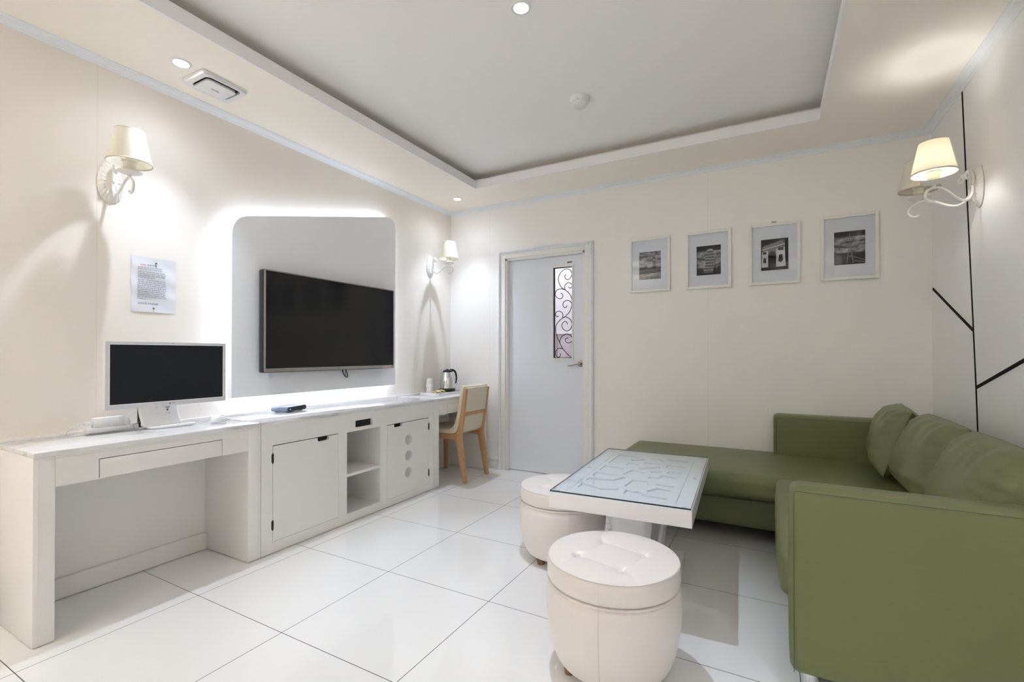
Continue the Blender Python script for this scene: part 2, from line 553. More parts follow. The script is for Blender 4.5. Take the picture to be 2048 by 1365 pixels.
M['cup'] = mat('white_paper_cup', (0.80, 0.79, 0.77), rough=0.6)
M['snack'] = mat('yellow_wrapper', (0.80, 0.62, 0.18), rough=0.35)
M['snack_w'] = mat('cream_wrapper', (0.82, 0.78, 0.62), rough=0.35)
M['snack_b'] = mat('brown_print', (0.16, 0.06, 0.03), rough=0.4)
M['snack_g'] = mat('green_print', (0.15, 0.40, 0.14), rough=0.4)
M['strip'] = mat('black_inlay_strip', (0.008, 0.007, 0.006), rough=0.8, spec=0.2)
M['dado'] = mat('mottled_stone_wall', (0.68, 0.61, 0.62), rough=0.5, var=(9, 0.5))
M['corr'] = mat('white_corridor_wall', (0.80, 0.78, 0.80), rough=0.6)
# ================================================================== the setting
struct(MB().box(XL-.1, XR+.1, YB-.1, YF+.14, -0.06, 0.0).build('floor', M['floor'], smooth=False))
struct(MB().box(XL-.1, XL, YB-.1, YF+.14, 0.0, 2.9).build('wall_left', M['wall_l'], smooth=False))
struct(MB().box(XR, XR+.1, YB-.1, YF+.14, 0.0, 2.9).build('wall_right', M['wall_r'], smooth=False))
struct(MB().box(XL, XR, YB-.1, YB, 0.0, 2.9).build('wall_back', M['wall_f'], smooth=False))
DX0, DX1, DZ = -2.222, -1.426, 2.022
far = MB().holed([(XL, 0), (DX0, 0), (DX0, DZ), (DX1, DZ), (DX1, 0), (XR, 0), (XR, 2.9), (XL, 2.9)], [], 'y', YF, YF+.14)
struct(far.build('wall_far', M['wall_f'], smooth=False))

# lower ceiling with the tray opening, the raised ceiling and the box round it
def rect(x0, x1, y0, y1): return [(x0, y0), (x1, y0), (x1, y1), (x0, y1)]
struct(MB().holed(rect(XL, XR, YB, YF), [rect(TX0-.010, TX1+.010, TY0-.010, TY1+.010)], 'z', ZS, ZS+.015).build('ceiling', M['ceil'], smooth=False))
CV = 0.12
up = MB().box(TX0-CV-.05, TX1+CV+.05, TY0-CV-.05, TY1+CV+.05, ZU, ZU+.05)
up.box(TX0-CV-.05, TX0-CV, TY0-CV, TY1+CV, ZS+.015, ZU); up.box(TX1+CV, TX1+CV+.05, TY0-CV, TY1+CV, ZS+.015, ZU)
up.box(TX0-CV-.05, TX1+CV+.05, TY0-CV-.05, TY0-CV, ZS+.015, ZU); up.box(TX0-CV-.05, TX1+CV+.05, TY1+CV, TY1+CV+.05, ZS+.015, ZU)
struct(up.build('ceiling_raised', M['ceil_up'], smooth=False))
tr = MB().holed(rect(TX0-.014, TX1+.014, TY0-.014, TY1+.014), [rect(TX0, TX1, TY0, TY1)], 'z', ZS-.001, ZS+.070)
struct(tr.build('trim_1', M['lip'], smooth=False))

# cornice
prof = [(0.0, 2.520), (0.006, 2.520), (0.009, 2.526), (0.013, 2.528), (0.015, 2.533), (0.026, 2.540), (0.036, 2.543), (0.040, 2.548), (0.046, 2.549), (0.046, ZS)]
st = [(XL, YF, 1, -1), (XR, YF, -1, -1), (XR, YB, -1, 1), (XL, YB, 1, 1)]
struct(MB().sweep(prof, st).build('trim_2', M['cornice'], angle=25))

def baseboard(name, x0, x1, y0, y1, axis):
    b = MB()
    b.box(x0, x1, y0, y1, 0.001, 0.094, bev=.002)
    if axis == 'x': b.box(x0, x1, y0-.004, y1, 0.094, 0.102, bev=.002)
    else: b.box(x0-.004 if name.endswith('right') else x0, x1+.004 if name.endswith('left') else x1, y0, y1, 0.094, 0.102, bev=.002)
    struct(b.build(name, M['jamb']))
b = MB()
b.box(-2.425, -2.302, YF-.012, YF, .001, .094, bev=.002); b.box(-2.425, -2.302, YF-.017, YF, .094, .102, bev=.002)
b.box(-1.338, XR, YF-.012, YF, .001, .094, bev=.002); b.box(-1.338, XR, YF-.017, YF, .094, .102, bev=.002)
struct(b.build('baseboard_far', M['jamb']))
baseboard('baseboard_right', XR-.012, XR, YB, YF-.014, 'y')
baseboard('baseboard_left', XL, XL+.012, YB, .680, 'y')

# black inlaid lines on the right wall
def strip(name, pts, w):
    b = MB()
    for (a, c) in zip(pts[:-1], pts[1:]):
        a = Vector(a); c = Vector(c); d = (c-a).normalized(); n = Vector((-d.y, d.x))*w/2
        b.prism([tuple(a-n), tuple(c-n), tuple(c+n), tuple(a+n)], 'x', XR-.003, XR+.002)
    return struct(b.build(name, M['strip'], smooth=False))
strip('trim_3', [(3.368, 2.520), (3.242, 1.390), (3.194, 0.943), (3.150, 0.45)], .011)
strip('trim_4', [(3.900, 1.527), (3.235, 1.236)], .016)
strip('trim_5', [(3.194, 0.943), (2.689, 1.085), (2.0, 1.28)], .016)

# ------------------------------------------------------------------ corridor seen through the door pane
b = MB().box(-3.2, 0.2, YF+.14, 5.9, -.06, -.002)
struct(b.build('floor_corridor', M['floor'], smooth=False))
b = MB().box(-3.2, 0.2, 5.2, 5.3, 0, 2.7); b.box(-3.3, -3.2, YF+.14, 5.3, 0, 2.7); b.box(.2, .3, YF+.14, 5.3, 0, 2.7)
struct(b.build('wall_corridor', M['corr'], smooth=False))
struct(MB().box(-3.3, .3, YF+.14, 5.3, 2.5, 2.6).build('ceiling_corridor', M['corr'], smooth=False))
b = MB()
for k in range(9):
    x0 = -2.9+k*.34
    b.box(x0, x0+.33, 5.17, 5.2, .0, 1.34)
struct(b.build('trim_6', M['dado'], smooth=False))
struct(MB().box(-2.9, .1, 5.16, 5.2, 1.345, 1.36).build('trim_7', M['lacquer'], smooth=False))
ld = bpy.data.lights.new('corridor_lamp', 'AREA'); ld.size = .8; ld.energy = 7.0; ld.color = (.95, .93, 1.0)
lo = bpy.data.objects.new('corridor_lamp', ld); lo.location = (-2.2, 4.6, 2.48); link(lo)

# ------------------------------------------------------------------ door
d = empty('door_1', (-1.824, YF, 0), kind='structure')
def dl(o):
    o.parent = d; o.matrix_parent_inverse = Matrix.Translation(d.location).inverted(); return o
# casing: ornate outer moulding and flat inner board, jambs
b = MB()
def frame_yprism(b, x0, x1, z1, w, y0, y1, bev=.002):
    b.box(x0, x0+w, y0, y1, 0.001, z1, bev=bev); b.box(x1-w, x1, y0, y1, 0.001, z1, bev=bev); b.box(x0+w, x1-w, y0, y1, z1-w, z1, bev=bev)
frame_yprism(b, -2.297, -1.341, 2.100, .030, YF-.020, YF)
frame_yprism(b, -2.290, -1.348, 2.093, .016, YF-.027, YF-.018, bev=.003)
random.seed(4)
zz = 0.02
while zz < 2.06:   # beaded ornament
    for x in (-2.282, -1.356):
        b.box(x-.006, x+.006, YF-.031, YF-.026, zz, zz+.011, bev=.0022, seg=1)
    zz += .019
xx = -2.27
while xx < -1.365:
    b.box(xx, xx+.011, YF-.031, YF-.026, 2.078, 2.090, bev=.0022, seg=1); xx += .019
dl(b.build('casing', M['cornice']))
b = MB()
frame_yprism(b, -2.267, -1.371, 2.070, .047, YF-.012, YF)
b.box(-2.222, -2.205, YF, YF+.14, 0.001, 2.022, bev=.001); b.box(-1.443, -1.426, YF, YF+.14, .001, 2.022, bev=.001)
b.box(-2.222, -1.426, YF, YF+.14, 2.005, 2.022, bev=.001)
dl(b.build('jamb', M['jamb']))
LY = YF+.045
WX0, WX1, WZ0, WZ1 = -1.741, -1.558, 1.075, 1.902
b = MB().holed(rect(-2.203, -1.445, .008, 2.003), [rect(WX0, WX1, WZ0, WZ1)], 'y', LY, LY+.04)
leaf = dl(b.build('leaf', M['door'], smooth=False))
b = MB().holed(rect(WX0-.015, WX1+.014, WZ0-.016, WZ1+.016), [rect(WX0, WX1, WZ0, WZ1)], 'y', LY-.006, LY)
b.holed(rect(WX0-.008, WX1+.008, WZ0-.008, WZ1+.008), [rect(WX0, WX1, WZ0, WZ1)], 'y', LY-.010, LY-.005)
o = b.build('window_frame', M['jamb'], leaf)
o = MB().box(WX0, WX1, LY+.024, LY+.029, WZ0, WZ1).build('window_pane', M['glass'], leaf, smooth=False)
GRILLE = [
[(-1.6168, 1.8362), (-1.6297, 1.822), (-1.6275, 1.8018), (-1.604, 1.7872), (-1.5784, 1.798), (-1.5623, 1.8326), (-1.5741, 1.8654), (-1.5975, 1.8833), (-1.6382, 1.8809), (-1.6728, 1.8536), (-1.6924, 1.8149), (-1.6902, 1.7704), (-1.6729, 1.7329), (-1.6513, 1.7093), (-1.6254, 1.6936), (-1.5913, 1.6634), (-1.5679, 1.6262), (-1.5608, 1.586), (-1.5659, 1.5386), (-1.5871, 1.4918), (-1.6256, 1.4535)],
[(-1.5955, 1.7195), (-1.5827, 1.7087), (-1.5636, 1.7174), (-1.5615, 1.7371), (-1.5784, 1.7542), (-1.604, 1.7561), (-1.6254, 1.7416), (-1.6332, 1.7181), (-1.6254, 1.6936)],
[(-1.6708, 1.6684), (-1.6556, 1.6594), (-1.6491, 1.6389), (-1.6643, 1.6197), (-1.6903, 1.6192), (-1.7165, 1.6388), (-1.7253, 1.6677), (-1.7077, 1.6989), (-1.6729, 1.7067), (-1.6426, 1.7007), (-1.6254, 1.6936)],
[(-1.6084, 1.5526), (-1.617, 1.5371), (-1.6341, 1.5359), (-1.6492, 1.5547), (-1.6427, 1.5824), (-1.6169, 1.5978), (-1.587, 1.5934), (-1.5658, 1.5704), (-1.5616, 1.5424)],
[(-1.6926, 1.4621), (-1.7079, 1.4534), (-1.7232, 1.4693), (-1.7166, 1.4933), (-1.6904, 1.5043), (-1.6622, 1.493), (-1.6493, 1.4664), (-1.6536, 1.4425)],
[(-1.6316, 1.4517), (-1.655, 1.4374), (-1.6879, 1.4124), (-1.7115, 1.3825), (-1.721, 1.3478), (-1.7163, 1.2995), (-1.688, 1.2291), (-1.6598, 1.1722), (-1.6225, 1.1286), (-1.5718, 1.0812)],
[(-1.6061, 1.3815), (-1.6131, 1.4012), (-1.6317, 1.407), (-1.6527, 1.3938), (-1.6597, 1.3679), (-1.6457, 1.3371), (-1.6154, 1.3212), (-1.5808, 1.3333), (-1.5624, 1.3695), (-1.5647, 1.3997), (-1.5853, 1.4305), (-1.6223, 1.4483), (-1.655, 1.4374)],
[(-1.597, 1.2517), (-1.6132, 1.2575), (-1.6262, 1.2413), (-1.6178, 1.2195), (-1.5947, 1.2119), (-1.5671, 1.2232), (-1.5588, 1.2489), (-1.5716, 1.275), (-1.5993, 1.2914), (-1.6317, 1.2891), (-1.6621, 1.2679), (-1.6786, 1.2377), (-1.6833, 1.2116)],
[(-1.6786, 1.1178), (-1.6739, 1.1026), (-1.6834, 1.0851), (-1.707, 1.085), (-1.7212, 1.1113), (-1.7164, 1.1419), (-1.6927, 1.1637), (-1.6551, 1.1613)],
]
b = MB()
GX = lambda x: (x+1.6435)*1.0+(WX0+WX1)/2+.0
for c in GRILLE:
    b.tube(spline([(min(max(x-.004, WX0+.004), WX1-.003), LY+.012, z) for x, z in c], 5), .0034, n=8)
b.box(WX0, WX0+.009, LY+.006, LY+.016, WZ0, WZ1); b.box(WX0, WX1, LY+.006, LY+.016, WZ0, WZ0+.005); b.box(WX0, WX1, LY+.006, LY+.016, WZ1-.007, WZ1)
o = b.build('window_grille', M['iron'], leaf)
# lever handle
b = MB()
MX = Matrix.Translation((-1.474, LY, 1.026)) @ Matrix.Rotation(R(90), 4, 'X')
b.lathe([(0, .012), (.020, .012), (.026, .009), (.028, .004), (.028, 0), (0, 0)], n=32, M=MX)
b.lathe([(0, .045), (.009, .045), (.011, .012), (0, .012)], n=20, M=MX)
b.tube(spline([(-1.474, LY-.042, 1.026), (-1.500, LY-.047, 1.024), (-1.540, LY-.050, 1.015), (-1.585, LY-.048, 1.012)], 5), [.0085]*6+[.0075]*5+[.0095]*5, n=12)
dl(b.build('handle', M['nickel']))
b = MB().box(-1.606, -1.560, LY-.003, LY, 1.935, 1.947, bev=.001)
dl(b.build('name_plate', M['brass']))
text('name_plate_lettering', 'ABS DOOR', .008, M['ink'], basis((-1.583, LY-.0034, 1.941), (1, 0, 0), (0, 0, 1)), None)
bpy.data.objects['name_plate_lettering'].parent = bpy.data.objects['name_plate']
tag(d, 'white hinged door with wrought-iron scroll window in the far wall', 'door')

# ================================================================== built-in furniture along the left wall
def sub(root):
    """parent meshes modelled in room coordinates to a thing without moving them"""
    inv = Matrix.Translation(root.location).inverted()
    def f(o, parent=None):
        o.parent = parent or root
        o.matrix_parent_inverse = inv if (parent is None or parent is root) else Matrix.Identity(4)
        return o
    return f

TOPZ = .718
def desk(name, y0, y1, leg0, leg1, dr0, dr1, label, mirror=False):
    e = empty(name, ((XL+CABX)/2, (y0+y1)/2, 0), label=label, cat='desk')
    p = sub(e)
    b = MB()
    b.box(XL+.001, CABX, y0, leg0, .003, TOPZ, bev=.0025)
    b.box(XL+.001, CABX, leg1, y1, .003, TOPZ, bev=.0025)
    b.prism([(leg0, TOPZ), (leg0, .597), (dr0, .597), (dr0, .680), (dr1, .680), (dr1, .597), (leg1, .597), (leg1, TOPZ)], 'x', CABX-.022, CABX-.001)
    b.box(XL+.001, CABX-.022, leg0, leg1, .690, TOPZ)
    b.box(XL+.001, CABX-.022, leg0, leg1, .597, .607)
    # thin groove lines of the edge boards
    b.box(CABX-.001, CABX+.0015, y0+.014, y0+.016, .003, TOPZ-.012); b.box(CABX-.001, CABX+.0015, y1-.016, y1-.014, .003, TOPZ-.012)
    b.box(CABX-.001, CABX+.0012, y0+.014, y1-.014, TOPZ-.013, TOPZ-.011)
    p(b.build('body', M['lacquer']))
    p(MB().box(XL+.001, -2.836, leg0, leg1, .003, .69).build('back_panel', M['lacquer'], smooth=False))
    p(MB().box(-2.836, -2.816, leg0, leg1, .003, .096, bev=.0015).build('kick_board', M['lacquer']))
    p(MB().box(CABX-.020, CABX+.0005, dr0+.003, dr1-.003, .599, .677, bev=.001).build('drawer', M['lacquer']))
    p(MB().box(CABX-.021, CABX-.019, dr0-.001, dr1+.001, .60, .681).build('drawer_gap', M['dark'], smooth=False))
    p(MB().box(-2.836, CABX+.004, y0+.001, y1-.001, TOPZ, .738, bev=.003).build('marble_top', M['marble']))
    p(MB().box(XL+.001, -2.838, y0, y1, TOPZ, .750, bev=.002).build('back_ledge', M['lacquer']))
    return e
desk('writing_desk', .684, 1.586, .748, 1.517, .883, 1.382, 'white desk with marble top and long drawer under the computer monitor')
desk('vanity_desk', 3.094, 3.906, 3.157, 3.850, 3.275, 3.730, 'white marble-topped desk in the far corner with the wooden chair')

e = empty('tv_cabinet', ((XL+CABX)/2, 2.34, 0), label='long white low cabinet with two doors and an open niche under the television', cat='cabinet')
p = sub(e)
Y0, Y1 = 1.588, 3.092
L = (1.656, 2.110, .064, .603); N = (2.181, 2.481, .063, .597); S = (2.252, 2.406, .619, .666); D2 = (2.550, 3.019, .056, .597)
hole = lambda q: rect(q[0], q[1], q[2], q[3])
b = MB()
b.holed([(Y0, .004), (Y1, .004), (Y1, TOPZ), (Y0, TOPZ)], [hole(L), hole(N), rrect(S[0], S[1], S[2], S[3], .006, 3), hole(D2)], 'x', CABX-.02, CABX)
b.box(XL+.001, CABX-.02, Y0, Y0+.02, .004, TOPZ); b.box(XL+.001, CABX-.02, Y1-.02, Y1, .004, TOPZ)
b.box(XL+.001, CABX-.02, Y0+.02, Y1-.02, .035, .056); b.box(XL+.001, XL+.012, Y0+.02, Y1-.02, .056, TOPZ)
b.box(XL+.012, CABX-.02, Y0+.02, Y1-.02, .700, TOPZ)
for y in (2.163, 2.483): b.box(XL+.012, CABX-.02, y, y+.016, .056, .700)
b.box(XL+.012, CABX-.02, 2.179, 2.483, .599, .612)
b.box(CABX, CABX+.0012, Y1-.016, Y1-.014, .004, TOPZ-.01)
p(b.build('body', M['lacquer'], smooth=False))
p(MB().box(CABX-.09, CABX-.02, S[0]-.01, S[1]+.01, .613, .69).build('slot_lining', M['dark'], smooth=False))
p(MB().box(XL+.012, CABX-.006, 2.1795, 2.4825, .303, .322, bev=.001).build('shelf', M['lacquer']))
def cab_door(q, nq, hinge_y, holes):
    y0, y1, z0, z1 = q[0]+.002, q[1]-.002, q[2]+.002, q[3]-.005
    n0, n1 = nq
    poly = [(y0, z0), (y1, z0), (y1, z1), (n1, z1)]
    r = .012; dep = .024
    for k in range(7):
        a = R(0-90*k/6); poly.append((n1-r+r*math.cos(a), z1-dep+r+r*math.sin(a)))
    for k in range(7):
        a = R(-90-90*k/6); poly.append((n0+r+r*math.cos(a), z1-dep+r+r*math.sin(a)))
    poly += [(n0, z1), (y0, z1)]
    b = MB().holed(poly, [circle(c[0], c[1], .040, 36) for c in holes], 'x', CABX-.018, CABX+.001)
    dr = p(b.build('door', M['lacquer'], smooth=False))
    g = MB().box(CABX-.023, CABX-.0185, q[0], q[1], q[2], q[3]); p(g.build('door_gap', M['dark'], smooth=False), dr)
    for z in (z0+.07, z1-.09):
        hb = MB().box(CABX-.002, CABX+.004, hinge_y-.006, hinge_y+.006, z, z+.045, bev=.001)
        hb.tube([(CABX+.003, hinge_y, z-.006), (CABX+.003, hinge_y, z+.051)], .0035, n=8)
        p(hb.build('hinge', M['hinge']), dr)
    for c in holes:
        db = MB().prism(circle(c[0], c[1], .0405, 36), 'x', CABX-.0172, CABX-.012)
        p(db.build('frosted_disc', M['frost'], smooth=False), dr)
        rb = MB().holed(circle(c[0], c[1], .0375, 36), [circle(c[0], c[1], .0345, 36)], 'x', CABX-.012, CABX-.0115)
        p(rb.build('disc_ring', M['panel'], smooth=False), dr)
cab_door(L, (1.952, 2.037), 1.655, [])
cab_door(D2, (2.620, 2.705), 3.020, [(2.778, .455), (2.778, .334), (2.778, .206)])
p(MB().box(-2.836, CABX+.006, Y0+.001, Y1-.001, TOPZ, .740, bev=.003).build('marble_top', M['marble']))
p(MB().box(XL+.001, -2.838, Y0, Y1, TOPZ, .750, bev=.002).build('back_ledge', M['lacquer']))

# ------------------------------------------------------------------ backlit panel behind the television
def rounded(poly, rads, n=8):
    out = []
    m = len(poly)
    for i in range(m):
        P0, P1, P2 = Vector(poly[i-1]), Vector(poly[i]), Vector(poly[(i+1) % m])
        r = rads[i]
        if r <= 0: out.append(tuple(P1)); continue
        a = P1+(P0-P1).normalized()*r; c = P1+(P2-P1).normalized()*r
        for k in range(n+1):
            t = k/n; q = a*(1-t)**2+P1*2*t*(1-t)*1.0+c*t*t
            out.append(tuple(q))
    return out
e = empty('backlit_wall_panel', (-2.80, 2.31, .852), label='large grey-white wall panel with rounded sloping top, glowing at its edges behind the television', cat='wall panel')
p = sub(e)
pp = rounded([(1.626, .852), (3.002, .852), (3.002, 2.268), (1.626, 1.926)], [0, 0, .115, .115], 10)
p(MB().prism(pp, 'x', -2.821, -2.769, bev=.0015, seg=1).build('board', M['panel']))
ins = rounded([(1.650, .876), (2.978, .876), (2.978, 2.238), (1.650, 1.904)], [0, 0, .10, .10], 10)
ins2 = rounded([(1.662, .888), (2.966, .888), (2.966, 2.223), (1.662, 1.893)], [0, 0, .095, .095], 10)
p(MB().holed(ins, [ins2], 'x', -2.832, -2.8215).build('light_strip', M['led'], smooth=False))
p(MB().box(XL+.001, -2.8215, 1.80, 2.85, 1.0, 1.06).build('mounting_batten', M['lacquer'], smooth=False))

# ------------------------------------------------------------------ television
e = empty('television', (-2.71, 2.34, .997), label='large flat black television hung on the backlit wall panel', cat='television')
p = sub(e)
ty0, ty1, tz0, tz1 = 1.777, 2.902, .997, 1.633
b = MB().prism(rounded(rect(ty0, ty1, tz0, tz1), [.012]*4, 4), 'x', -2.742, -2.698, bev=.004)
b.box(-2.7685, -2.742, 2.15, 2.55, 1.18, 1.45, bev=.004)
p(b.build('casing', M['black']))
b = MB().holed(rounded(rect(ty0+.002, ty1-.002, tz0+.004, tz1-.002), [.010]*4, 4), [rect(ty0+.010, ty1-.010, tz0+.026, tz1-.009)], 'x', -2.698, -2.690)
p(b.build('bezel', M['steel_bezel'], smooth=False))
p(MB().box(-2.6978, -2.6935, ty0+.009, ty1-.009, tz0+.025, tz1-.008).build('screen', M['black_gloss'], smooth=False))
p(text('logo', 'LG', .012, M['ink'], basis((-2.6896, 2.340, tz0+.015), (0, 1, 0), (0, 0, 1)), None))
b = MB().box(-2.6915, -2.6893, 2.775, 2.872, tz0+.004, tz0+.019)
st = p(b.build('sticker', M['white_plastic'], smooth=False))
b = MB()
random.seed(2)
yy = 2.779
while yy < 2.868:
    w = random.uniform(.004, .008)
    b.box(-2.6893, -2.6889, yy, yy+w, tz0+.007, tz0+.016); yy += w+.0035
p(b.build('sticker_print', M['red'], smooth=False), st)
# coiled cable hanging below
b = MB()
cy, cz = 2.452, .965
pts = [(-2.752, cy-.01, 1.03), (-2.755, cy-.015, 1.0)]
for k in range(33):
    a = 2*math.pi*k/11
    pts.append((-2.752+.004*math.sin(a*.37), cy-.006+.017*math.cos(a+math.pi)+.010*k/33*1.3-.012*math.sin(a), cz+.012-.010*k/33+.030*math.sin(a)))
pts.append((-2.752, cy+.015, 1.02))
b.tube(spline(pts, 3), .0022, n=8)
o = b.build('coiled_cable', M['black'])
tag(o, 'thin black cable coiled and hanging under the television', 'cable')

# ------------------------------------------------------------------ computer monitor and desk things
e = empty('computer_monitor', (-2.76, 1.28, .738), label='white-framed computer monitor with black screen standing on the marble desk', cat='monitor')
p = sub(e)
my0, my1, mz0, mz1, mx = 1.006, 1.556, .849, 1.172, -2.705
b = MB().prism(rounded(rect(my0, my1, mz0, mz1), [.006]*4, 4), 'x', mx-.030, mx-.004, bev=.003)
b.box(mx-.050, mx-.028, 1.12, 1.44, .90, 1.12, bev=.010)
p(b.build('housing', M['white_plastic']))
b = MB().holed(rounded(rect(my0, my1, mz0, mz1), [.006]*4, 4), [rect(my0+.013, my1-.013, mz0+.021, mz1-.013)], 'x', mx-.006, mx)
p(b.build('bezel', M['grey_plastic'], smooth=False))
b = MB().holed(rect(my0+.0125, my1-.0125, mz0+.0205, mz1-.0125), [rect(my0+.0155, my1-.0155, mz0+.0235, mz1-.0145)], 'x', mx-.004, mx+.0006)
p(b.build('bezel_rim', M['white_plastic'], smooth=False))
p(MB().box(mx-.006, mx-.003, my0+.014, my1-.014, mz0+.022, mz1-.014).build('screen', M['black_matte'], smooth=False))
lg = p(text('logo', 'LG', .0105, M['nickel'], basis((mx+.0006, 1.290, mz0+.0105), (0, 1, 0), (0, 0, 1)), None))
p(MB().prism(circle(1.274, mz0+.0105, .0045, 20), 'x', mx, mx+.0005).build('logo_disc', M['nickel'], smooth=False))
p(MB().prism(circle(1.285, mz1-.006, .002, 12), 'x', mx, mx+.0006).build('webcam', M['black'], smooth=False))
# curved stand and base
b = MB()
def neck(u, v):
    z = .7435+.125*v
    x = -2.748-.030*math.sin(math.pi*v*.5)-.022*(2*u-1)**2*1.0+.028*(1-v)**3
    return Vector((x, 1.172+.178*u, z))
b.grid(neck, 16, 14)
nm = b.build('stand_neck', M['white_plastic'])
nm.modifiers.new('thickness', 'SOLIDIFY').thickness = .004
p(nm)
b = MB()
bp_ = [(-2.826, 1.185), (-2.826, 1.392)]
for k in range(9): a = R(0+90*k/8); bp_.append((-2.705+.028*math.sin(a), 1.392-.0+.0-.020*(1-math.cos(a))))
for k in range(9): a = R(90-90*k/8); bp_.append((-2.720+.043*math.sin(a), 1.235-.050*math.cos(a)))
b.prism(bp_, 'z', .7385, .7485, bev=.003)
p(b.build('stand_base', M['white_plastic']))
# pictograms printed on the stand
b = MB()
def on_neck(y, z): return (-2.748-.030*math.sin(math.pi*(z-.7435)/.125*.5)+.003, y, z)
def dash(y0_, y1_, z, h=.0016):
    x = on_neck(0, z)[0]
    b.box(x-.0004, x+.0008, y0_, y1_, z, z+h)
for k in range(6): dash(1.238+k*.012, 1.246+k*.012, .838)
for k in range(3): dash(1.243+k*.005, 1.2465+k*.005, .829, .003)
for k in range(4): dash(1.284+k*.005, 1.2875+k*.005, .831, .003)
for cy_ in (1.250, 1.292): dash(cy_-.004, cy_+.004, .819, .006); dash(cy_-.0015, cy_+.0015, .813, .006)
for cy_ in (1.250, 1.292):
    for z in (.794, .800, .808): dash(cy_-.007, cy_+.007, z, .0012)
    for s in (-1, 1): dash(cy_+s*.007-.0006, cy_+s*.007+.0006, .794, .015)
dash(1.240, 1.262, .783, .0022)
p(b.build('stand_print', M['ink'], smooth=False))

# mouse
e = empty('computer_mouse', (-2.66, 1.492, .7392), R(15), 'small white computer mouse on the marble beside the monitor', 'mouse')
b = MB()
def mouse(u, v):
    a = 2*math.pi*u; ph = v*math.pi/2
    r = math.cos(ph)**.7 if v < 1 else 0
    return Vector((.030*math.cos(a)*r, .050*math.sin(a)*r*(1.0), .004+.030*math.sin(ph)*(1-.22*math.sin(a))))
b.grid(mouse, 36, 12, wrapu=True)
b.lathe([(0, .0), (.9, .0), (1.0, .004)], n=36, M=Matrix.Diagonal((.030, .050, 1, 1)))
b.build('shell', M['white_plastic'], e, weld=True)
MB().box(-.0035, .0035, .018, .034, .030, .0345, bev=.0015).build('scroll_wheel', M['grey_plastic'], e)

# power strip, adapter, cables
e = empty('power_strip', (-2.812, 1.085, .738), label='white power strip lying on the marble against the wall behind the monitor', cat='power strip')
p = sub(e)
p(MB().box(-2.832, -2.792, .970, 1.176, .7385, .761, bev=.003).build('housing', M['white_plastic']))
for y in (1.130, 1.158):
    p(MB().prism(circle(-2.812, y, .015, 24), 'z', .7605, .7618).build('socket', M['grey_plastic'], smooth=False))
e = empty('power_adapter', (-2.812, 1.055, .7615), label='white rectangular power adapter brick lying on the power strip', cat='adapter')
p = sub(e)
p(MB().box(-2.832, -2.794, .998, 1.112, .7615, .808, bev=.003).build('housing', M['white_plastic']))
b = MB().box(-2.821, -2.805, .968, .997, .776, .792, bev=.003)
for k in range(4): b.box(-2.818, -2.808, .945+k*.006, .949+k*.006, .778, .790, bev=.001)
b.tube(spline([(-2.813, .968, .784), (-2.813, .940, .783), (-2.816, .915, .770), (-2.824, .905, .755), (-2.826, .900, .742)], 5), .0028, n=8)
p(b.build('plug', M['white_plastic']))
e = empty('wall_plug', (-2.800, 1.135, .7620), label='white plug pushed into the power strip beside the adapter brick', cat='plug')
p = sub(e)
b = MB().lathe([(0, 0), (.017, 0), (.017, .018), (.010, .034), (0, .036)], c=(-2.812, 1.130, .7622), n=24)
for k in range(3): b.lathe([(.012, .0), (.0128, .001), (.012, .002)], c=(-2.812, 1.130, .787+k*.005), n=18)
p(b.build('body', M['white_plastic']))
b = MB().tube(spline([(-2.812, 1.130, .796), (-2.806, 1.145, .818), (-2.806, 1.168, .822), (-2.808, 1.186, .800), (-2.810, 1.190, .770), (-2.812, 1.205, .744), (-2.80, 1.225, .742)], 6), .0025, n=8)
p(b.build('cord', M['white_plastic']))
def cable(name, pts, r, m, label):
    o = MB().tube(spline(pts, 7), r, n=8).build(name, M[m]); tag(o, label, 'cable')
cable('white_cable', [(-2.845, 1.205, .752), (-2.842, 1.212, .800), (-2.84, 1.235, .836), (-2.842, 1.262, .842), (-2.842, 1.285, .820), (-2.842, 1.289, .790), (-2.845, 1.275, .756)], .0018, 'white_plastic', 'thin white cable looping up the wall left of the monitor stand')
cable('monitor_cable', [(-2.795, 1.305, .860), (-2.79, 1.240, .840), (-2.785, 1.205, .800), (-2.787, 1.180, .772), (-2.79, 1.150, .760), (-2.78, 1.152, .7405)], .0020, 'nickel', 'thin grey cable running down beside the monitor stand to the marble')
cable('mouse_cable', [(-2.838, 1.430, .860), (-2.840, 1.475, .835), (-2.840, 1.490, .800), (-2.838, 1.480, .7545)], .0018, 'white_plastic', 'short white cable hanging behind the right side of the monitor')
o = MB().box(-2.806, -2.792, 1.172, 1.184, .742, .862, bev=.003).build('black_cable', M['black']); tag(o, 'black cable bundle standing behind the left edge of the monitor stand', 'cable')

